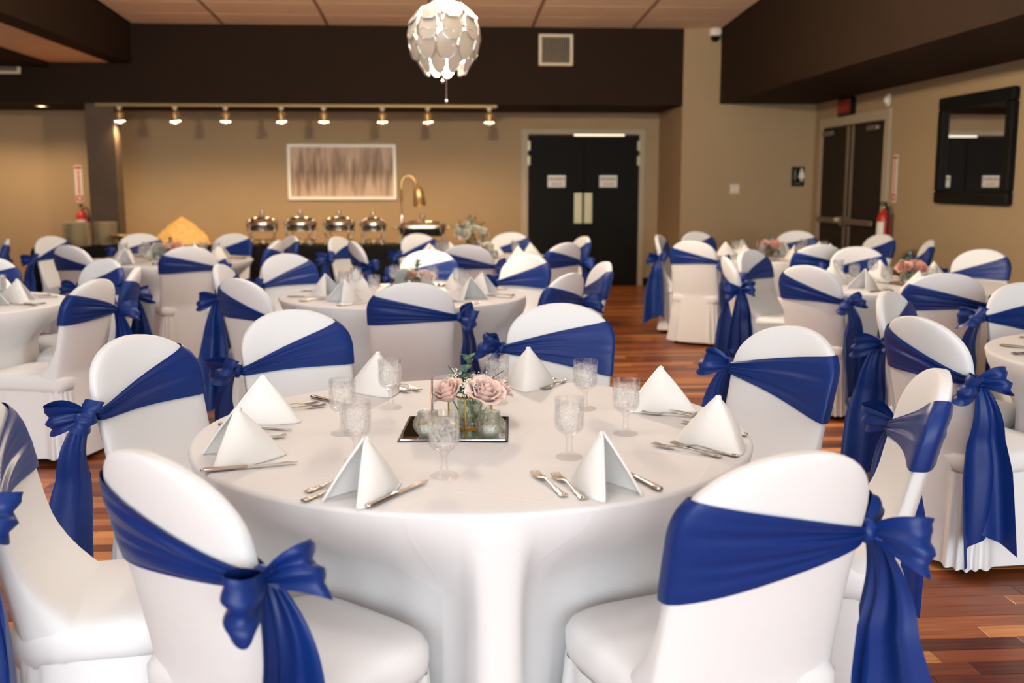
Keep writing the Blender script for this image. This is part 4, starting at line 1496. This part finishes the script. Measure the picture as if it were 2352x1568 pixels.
EULEAF = MB()
rows = []
for i in range(6):
    u = i / 5
    hw = .0095 * math.sin(PI * (.06 + .90 * u)) ** .6
    rows.append([(hw * v, .020 * u, .003 * v * v + .003 * u * u) for v in (-1, -.5, 0, .5, 1)])
EULEAF = MB().grid(rows).mesh('leaf', 'eucalyptus')
BLADE = MB().grid([[(.0042 * math.sin(PI * min(.97, .12 + .85 * u)) * v, .085 * u, .014 * u * u + .0015 * v * v) for v in (-1, 0, 1)] for u in (i / 8 for i in range(9))]).mesh('leaf', 'leaf')


def breath_mesh(seed, n):
    r = random.Random(seed)
    st, fl = MB(), MB()
    for i in range(n):
        a = r.uniform(0, 6.28); t = r.uniform(.15, .75)
        p = Vector((.05 * math.sin(t) * math.cos(a), .05 * math.sin(t) * math.sin(a), .055 * math.cos(t) * r.uniform(.7, 1.1)))
        st.tube([(0, 0, 0), tuple(p * .6 + Vector((0, 0, .006))), tuple(p)], .00045, 4, cap=False)
        fl.sphere(p, r.uniform(.0020, .0034), 6, 4)
        for _ in range(2):
            q = p + Vector((r.uniform(-.008, .008), r.uniform(-.008, .008), r.uniform(-.006, .006)))
            fl.sphere(q, r.uniform(.0016, .0028), 6, 4)
    st.tube([(0, 0, 0), (0, .002, -.08)], .001, 5)
    return st.mesh('stem', 'stem'), fl.mesh('florets', 'breath')


BRE = [breath_mesh(i, 22) for i in (1, 2, 3)]


def centrepiece(c, rz, where, detailed, card_rz, pal, k, tray_off=(0, 0), flower_s=1.0):
    R = Matrix.Rotation(rz, 3, 'Z')

    def at(x, y, z=0):
        v = R @ Vector((x, y, 0))
        return (c[0] + tray_off[0] + v.x, c[1] + tray_off[1] + v.y, ZC + z)
    zt = .0062
    t = thing('mirror_tray', 'square mirrored tray with dark edge ' + where, 'tray', at(0, 0), rz)
    ob('mirror_face', TRAYM, t); ob('bevelled_edge', TRAYB, t)
    t = thing('glass_vase', 'small cubic glass vase with gold edges ' + where, 'vase', at(.038, .030, zt), rz + .62)
    ob('gold_frame', VASE_FRAME, t)
    for a in range(4):
        o = ob('glass_pane', PANE, t, (0, 0, 0))
        o.location = (h2 * math.sin(a * PI / 2), -h2 * math.cos(a * PI / 2), 0); o.rotation_euler = (0, 0, a * PI / 2)
    ob('inner_cup', VWATER, t); ob('cut_stems', INSTEMS, t)
    for i, (x, y) in enumerate(((-.070, -.098), (.098, -.098))):
        v = thing('votive_holder', ('left' if i == 0 else 'right') + ' bubbled glass votive holder on the mirrored tray ' + where, 'candle holder', at(x, y, zt), 0, 'votive holders ' + where)
        ob('bubble_glass', VOTME, v); cn = ob('candle', CANDLE, v); ob('wick', WICK, cn)
    t = thing('table_card', ('edge-on arched table card with copper edge ' if detailed else 'pale arched acrylic table card ') + where, 'table card', at(-.062, -.042, zt), card_rz)
    ob('arched_card', CARD, t); ob('copper_edge', CEDGE, t); ob('stand_base', CBASE, t)
    vz = zt + VS
    gr = 'roses ' + where
    # roses: (x, y, z, tilt about camera-left/right, tilt toward, size, palette)
    spec = [(-.055, -.025, .020, -.45, .30, 1.18, pal[0], 'large pink rose at the left of the bunch '),
            (.038, -.030, .018, .28, .50, 1.38, pal[1], 'large blush rose at the right of the bunch '),
            (.006, .035, .034, .05, -.30, .90, pal[2], 'smaller rose at the back of the bunch '),
            (.074, .014, .022, .60, -.05, 1.02, pal[3], 'pale rose at the far right of the bunch ')]
    for (x, y, z, tx, ty, s, key, lab) in spec:
        rose(key, at(.038 + x, .030 + y, vz + z - .020), (ty, tx, 0), s * flower_s, lab + where, gr, detailed)
    # eucalyptus
    t = thing('eucalyptus_sprig', 'upright grey green eucalyptus sprig ' + where, 'sprig', at(.030, .030, vz - .02), rz)
    sp = [(0, 0, 0), (-.005, .0, .045), (-.002, .002, .09), (.006, 0, .128)]
    put('stem', MB().tube(sp, .0013, 6), 'stem', t)
    rg = random.Random(k)
    nl = 20
    for i in range(nl):
        u = .12 + .88 * i / (nl - 1)
        zz = u * .128
        x = -.004 * math.sin(u * 3) + .006 * u ** 3
        o = ob('leaf', EULEAF, t, (x, 0, zz))
        o.rotation_euler = (rg.uniform(-.2, .8), rg.uniform(-.3, .3), i * 2.4 + rg.uniform(-.4, .4))
        s = (1.25 - .4 * u) * 1.35
        o.scale = (s, s, s)
    # blade leaves
    t = thing('leaf_sprig', 'thin dark green blade leaves ' + where, 'leaves', at(.038, .030, vz), rz)
    for (a, tl, s) in ((1.2, .62, .95), (-1.25, .32, 1.15), (-1.55, .05, 1.1), (-1.05, .5, .75), (2.8, .3, .7), (.3, .5, .7)):
        o = ob('leaf', BLADE, t, (0, 0, .012)); o.rotation_euler = (tl, 0, a); o.scale = (s, s * 1.15, s)
    # baby's breath
    for i, (x, y, tx, ty, s) in enumerate(((-.040, .030, -.5, -.3, 1.1), (.006, -.034, .1, .75, .9), (.045, .035, .45, -.4, .9))):
        t = thing('babys_breath', ('left', 'front', 'back')[i] + " spray of tiny white baby's breath " + where, 'flower spray', at(.038 + x * .6, .030 + y * .6, vz + .004), 0)
        t.rotation_euler = (ty, tx, 0); t.scale = (s, s, s)
        ob('stem', BRE[i][0], t); fl = ob('florets', BRE[i][1], t); fl['kind'] = 'stuff'


centrepiece((.030, 2.822), -.075, 'on the front table', True, PI / 2 - .02, ('pink', 'blush', 'pink', 'blush'), 1)
centrepiece(T[2], .1, 'on the middle table', False, .15, ('coral', 'blush', 'pink', 'white'), 2, (.06, .05))
centrepiece(T[4], .2, 'on the right table', False, 1.3, ('coral', 'coral', 'white', 'coral'), 4, (.05, .05), 1.25)
centrepiece(T[6], .1, 'on the far left table', False, .1, ('pink', 'coral', 'pink', 'blush'), 6, (.0, .0), 1.25)
centrepiece(T[8], -.3, 'on the far right table', False, .9, ('coral', 'coral', 'pink', 'blush'), 8, (-.12, .0), 1.2)
centrepiece(T[7], .3, 'on the far middle table', False, .9, ('blush', 'white', 'pink', 'blush'), 7)

# ------------------------------------------------------------------ buffet
BX0, BX1, BY0, BY1, BZ = -4.42, .10, 11.47, 12.25, .77
bt = thing('buffet_table', 'long buffet table under a floor-length black cloth at the back', 'table', ((BX0 + BX1) / 2, (BY0 + BY1) / 2, 0))
per = []
hx, hy = (BX1 - BX0) / 2, (BY1 - BY0) / 2
n1, n2 = 120, 22
for i in range(n1): per.append((-hx + 2 * hx * i / n1, -hy))
for i in range(n2): per.append((hx, -hy + 2 * hy * i / n2))
for i in range(n1): per.append((hx - 2 * hx * i / n1, hy))
for i in range(n2): per.append((-hx, hy - 2 * hy * i / n2))
L = []
for z, amp in ((.004, 1.0), (.25, .8), (.5, .5), (.72, .1), (BZ - .006, 0), (BZ, -.3)):
    row = []
    for k, (x, y) in enumerate(per):
        s = .02 * amp * (math.sin(k * .9) + .4 * math.sin(k * 2.3 + 1)) + .012 * (1 if amp > 0 else amp)
        row.append((x + s * (1 if x >= hx - .001 else -1 if x <= -hx + .001 else 0), y + s * (-1 if y <= -hy + .001 else 1 if y >= hy - .001 else 0), z))
    L.append(row)
put('black_tablecloth', MB().loops(L, False, True), 'black_cloth', bt)
put('tabletop', MB().box(-hx + .02, hx - .02, -hy + .02, hy - .02, .735, .76), 'bar', bt, smooth=False)
ZBF = BZ + .001

ORD = ['topmost', 'second from the top', 'third from the top', 'fourth from the top', 'fifth from the top', 'sixth from the top', 'seventh from the top', 'eighth from the top', 'ninth from the top',
       'eighth from the bottom', 'seventh from the bottom', 'sixth from the bottom', 'fifth from the bottom', 'fourth from the bottom', 'third from the bottom', 'second from the bottom', 'bottommost']
PLATE = MB().lathe([(.0, .0), (.075, .0), (.08, .002), (.115, .012), (.135, .0165), (.1355, .018), (.134, .0185), (.112, .0155), (.078, .0055), (0, .0045)], 32).mesh('dinner_plate', 'plate')
for si, (x, y, n, nm) in enumerate(((-4.13, 11.95, 17, 'left'), (-3.99, 11.66, 17, 'middle'), (-3.78, 11.93, 17, 'right'))):
    for i in range(n):
        o = ob('dinner_plate', PLATE, None, (x + random.uniform(-.002, .002), y + random.uniform(-.002, .002), ZBF + i * .0152))
        tag(o, 'cream dinner plate, %s in the %s stack on the buffet' % (ORD[n - 1 - i], nm), 'plate', 'plates in the %s buffet stack' % nm)


def chafer_round():
    out = {}
    out['water_pan'] = (MB().lathe([(.0, .165), (.13, .165), (.165, .185), (.178, .225), (.186, .232), (.186, .238), (.17, .24)], 32, cap1=False), 'chrome')
    out['lid'] = (MB().lathe([(.184, .239), (.186, .252), (.176, .268), (.15, .292), (.10, .315), (.05, .326), (.0, .328)], 32, cap0=False), 'chrome')
    st = MB()
    for a in (PI / 4 + k * PI / 2 for k in range(4)):
        c, s = math.cos(a), math.sin(a)
        st.tube([(.19 * c, .19 * s, .21), (.195 * c, .195 * s, .15), (.165 * c, .165 * s, .09), (.165 * c, .165 * s, .04), (.185 * c, .185 * s, .008)], .008, 6)
        st.sphere((.187 * c, .187 * s, .013), .013, 8, 6)
        st.sphere((.19 * c, .19 * s, .215), .013, 8, 6)
    st.tube([(.178 * math.cos(t), .178 * math.sin(t), .175) for t in (2 * PI * k / 24 for k in range(25))], .006, 5)
    st.tube([(.163 * math.cos(t), .163 * math.sin(t), .06) for t in (2 * PI * k / 24 for k in range(25))], .005, 5)
    out['stand'] = (st, 'chrome')
    fi = MB().lathe([(.014, .327), (.012, .34), (.024, .352), (.026, .362), (.016, .372), (.010, .378), (.016, .388), (.014, .398), (0, .404)], 14)
    out['lid_knob'] = (fi, 'chrome')
    out['fuel_burner'] = (MB().lathe([(.0, .004), (.045, .004), (.045, .055), (.03, .06), (0, .06)], 18), 'brass')
    return {k: m.mesh(k, mt) for k, (m, mt) in out.items()}


CHF = chafer_round()
for i, x in enumerate((-2.015, -1.592, -1.166, -.785)):
    t = thing('chafing_dish', 'round polished chafing dish with knobbed lid on the buffet, %s of four' % ('leftmost', 'second from the left', 'third from the left', 'rightmost')[i], 'chafing dish', (x, 11.78, ZBF), random.uniform(-.2, .2), 'round chafing dishes on the buffet')
    if i == 3: t.scale = (.84, .84, .97)
    for k in ('water_pan', 'stand', 'fuel_burner'): ob(k, CHF[k], t)
    ld = ob('lid', CHF['lid'], t); ob('lid_knob', CHF['lid_knob'], ld)
    hd = put('lid_handle', MB().tube([(-.185, -.03, .26), (-.205, -.03, .262), (-.205, .03, .262), (-.185, .03, .26)], .006, 6), 'chrome', ld)
# large oblong chafer
t = thing('oblong_chafing_dish', 'large oblong chafing dish below the brass gooseneck lamp', 'chafing dish', (-.235, 11.80, ZBF))


def stadium(hx_, hy_, z, n=40, e=4.0):
    return [(hx_ * math.copysign(abs(math.cos(a)) ** (2 / e), math.cos(a)), hy_ * math.copysign(abs(math.sin(a)) ** (2 / e), math.sin(a)), z) for a in (2 * PI * k / n for k in range(n))]


put('water_pan', MB().loops([stadium(.22, .13, .10), stadium(.25, .15, .12), stadium(.262, .165, .185), stadium(.275, .175, .19), stadium(.275, .175, .197)]), 'chrome', t)
ld = put('lid', MB().loops([stadium(.268, .17, .1975), stadium(.268, .17, .215), stadium(.25, .155, .24), stadium(.20, .12, .262), stadium(.12, .07, .272), stadium(.03, .02, .275)]), 'chrome', t)
put('lid_knob', MB().lathe([(.016, .275), (.014, .295), (.03, .31), (.032, .32), (.018, .335), (.012, .345), (.018, .358), (0, .37)], 14), 'chrome', ld)
for s in (-1, 1):
    put('side_handle', MB().tube([(s * .262, -.06, .18), (s * .315, -.06, .20), (s * .325, 0, .225), (s * .315, .06, .20), (s * .262, .06, .18)], .010, 8), 'chrome', t)
    for q in (-1, 1):
        put('leg', MB().tube([(s * .225, q * .13, .13), (s * .25, q * .145, .07), (s * .225, q * .13, .03), (s * .245, q * .145, .009)], .009, 6), 'chrome', t)
put('fuel_burner', MB().lathe([(0, .004), (.04, .004), (.04, .05), (0, .052)], 16, -.09), 'brass', t)
put('fuel_burner', MB().lathe([(0, .004), (.04, .004), (.04, .05), (0, .052)], 16, .11), 'brass', t)

# brass gooseneck heat lamp
t = thing('heat_lamp', 'brass gooseneck heat lamp arching over the oblong chafing dish', 'lamp', (-.475, 12.02, ZBF))
put('base', MB().lathe([(0, 0), (.07, 0), (.07, .012), (.02, .02), (.012, .03)], 20), 'chrome', t)
put('pole', MB().tube([(0, 0, .02), (0, 0, .50)], .013, 10), 'chrome', t)
neck = [(0, 0, .49), (0, 0, .66)] + [(.085 - .085 * math.cos(a), 0, .66 + .115 * math.sin(a)) for a in (PI * k / 14 for k in range(1, 13))] + [(.183, 0, .645)]
put('gooseneck', MB().tube(neck, .016, 10), 'brass', t)
sh = put('shade', MB().lathe([(.02, .02), (.04, .015), (.060, -.01), (.074, -.20), (.070, -.20), (.056, -.01), (.03, .005)], 24, cap0=False, cap1=False), 'brass', t, (.190, 0, .63))
sh.rotation_euler = (0, -.10, 0)
put('bulb', MB().sphere((0, 0, -.13), .035, 12, 8), 'bulb', sh)
l = bpy.data.lights.new('heat_lamp_glow', 'SPOT'); l.energy = 20; l.color = (1, .62, .28); l.spot_size = 1.7; l.shadow_soft_size = .04
lo = bpy.data.objects.new('heat_lamp_glow', l); C.objects.link(lo); lo.location = (0, 0, -.195); lo.parent = sh

# glowing amber mound
t = thing('amber_mound', 'glowing amber dome-shaped mound on the buffet table', 'glowing mound', (-2.90, 11.78, ZBF))
L = []
rg = random.Random(4)
NA = 44
for i in range(15):
    u = i / 14
    r = .285 * (1 - u) ** .62 if u > 0 else .285
    r = .29 * (1 - u ** 1.7)
    z = .30 * u ** .95
    row = []
    for j in range(NA):
        a = 2 * PI * j / NA
        nn = noise.noise(Vector((math.cos(a) * 3.1, math.sin(a) * 3.1, u * 6))) * .16 + noise.noise(Vector((math.cos(a) * 8, math.sin(a) * 8, u * 14))) * .07
        rr_ = max(.004, r * (1 + nn * (1 - u * .5)))
        row.append((rr_ * math.cos(a), rr_ * .75 * math.sin(a), .022 + z))
    L.append(row)
put('crystal_shell', MB().loops(L), 'amber', t, smooth=True)
put('tray', MB().loops([stadium(.31, .24, 0, 40, 2), stadium(.33, .26, .012, 40, 2), stadium(.335, .265, .02, 40, 2), stadium(.3, .23, .022, 40, 2)]), 'brass', t)

# small brass bowl
t = thing('brass_bowl', 'small ornate brass bowl beside the grey column on the buffet', 'bowl', (-3.555, 11.75, ZBF))
put('foot', MB().lathe([(0, 0), (.05, 0), (.045, .012), (.014, .02), (.012, .065), (.03, .078)], 18), 'black', t)
put('bowl', MB().lathe([(.03, .078), (.07, .09), (.10, .112), (.11, .135), (.105, .135), (.09, .112), (.05, .096), (0, .09)], 24, mod=lambda a, z: 1 + .06 * math.cos(9 * a) if z > .1 else 1), 'brass', t)

# white flowers beside the right end of the buffet
t = thing('side_stand', 'slim black stand beside the buffet holding white flowers', 'stand', (.315, 11.85, 0))
put('stand_top', MB().lathe([(0, .755), (.17, .755), (.175, .762), (.17, .77), (0, .77)], 28), 'black', t)
put('stand_pole', MB().lathe([(.16, 0), (.16, .015), (.03, .03), (.025, .74), (.06, .755)], 18), 'black', t)
vz = .771
t = thing('flower_vase', 'clear round vase holding white flowers right of the oblong chafing dish', 'vase', (.315, 11.85, vz))
put('vase_body', MB().lathe([(0, 0), (.05, 0), (.058, .02), (.055, .07), (.045, .1), (.052, .115), (.047, .115), (.04, .1), (.05, .07), (.052, .02), (0, .008)], 24), 'votive_glass', t)
rg = random.Random(12)
for i, (x, y, z, s, tx, ty) in enumerate(((-.11, -.03, .13, 2.0, -.7, .3), (-.065, -.06, .095, 1.9, -.4, .7), (.12, -.04, .12, 2.0, .7, .3), (-.03, 0, .20, 1.7, -.1, .1), (.04, -.05, .16, 1.6, .2, .6), (-.12, .02, .17, 1.6, -.6, 0))):
    rose('white', (.315 + x, 11.85 + y, vz + z), (ty, tx, 0), s, 'white rose %s in the vase beside the buffet' % ('at the left', 'low at the front left', 'at the right', 'at the top', 'at the front middle', 'high at the left')[i], 'white roses beside the buffet', False)
for i in range(5):
    t = thing('foliage_sprig', 'dark leafy sprig %s of the white flowers beside the buffet' % ('at the back', 'at the left', 'at the front left', 'at the top', 'at the right')[i], 'sprig', (.315, 11.85, vz + .10), i * 1.3, 'foliage sprigs beside the buffet')
    tl = (.3, .75, .6, .2, .9)[i]
    t.rotation_euler = (tl, 0, i * 1.35)
    put('stem', MB().tube([(0, 0, -.06), (0, .004, .08), (0, 0, .21)], .003, 5), 'stem', t)
    for j in range(9):
        o = ob('leaf', EULEAF if i == 3 else BLADE, t, (0, 0, .04 + .02 * j))
        o.rotation_euler = (.6, 0, j * 2.4); sc = 1.8 if i == 3 else .75
        o.scale = (sc * (1 if i == 3 else 2.4), sc, sc)

# black upholstered chair at the far left
t = thing('black_chair', 'black rounded chair behind the edge-on white chair at the far left', 'chair', (-4.42, 10.55, 0), -2.2)
put('backrest', MB().loops([[(p[0] * 1.22, p[1] * 1.6, p[2] * .98) for p in (bsurf(2 * PI * j / 32, z) for j in range(32))] for z in (.45, .55, .65, .75, .8, .85, .89, .92, .94, .952)]), 'black_leather', t)
put('seat', MB().loops([[(*rrect(2 * PI * j / 32, .25 - i, -.25 + i, .25 - i), z) for j in range(32)] for z, i in ((.38, .01), (.40, 0), (.44, 0), (.46, .02), (.465, .08))]), 'black_leather', t)
for x in (-.2, .2):
    for y in (-.2, .2): ob('leg', CM['leg'], t, (x, y, 0))

bpy.context.view_layer.update()
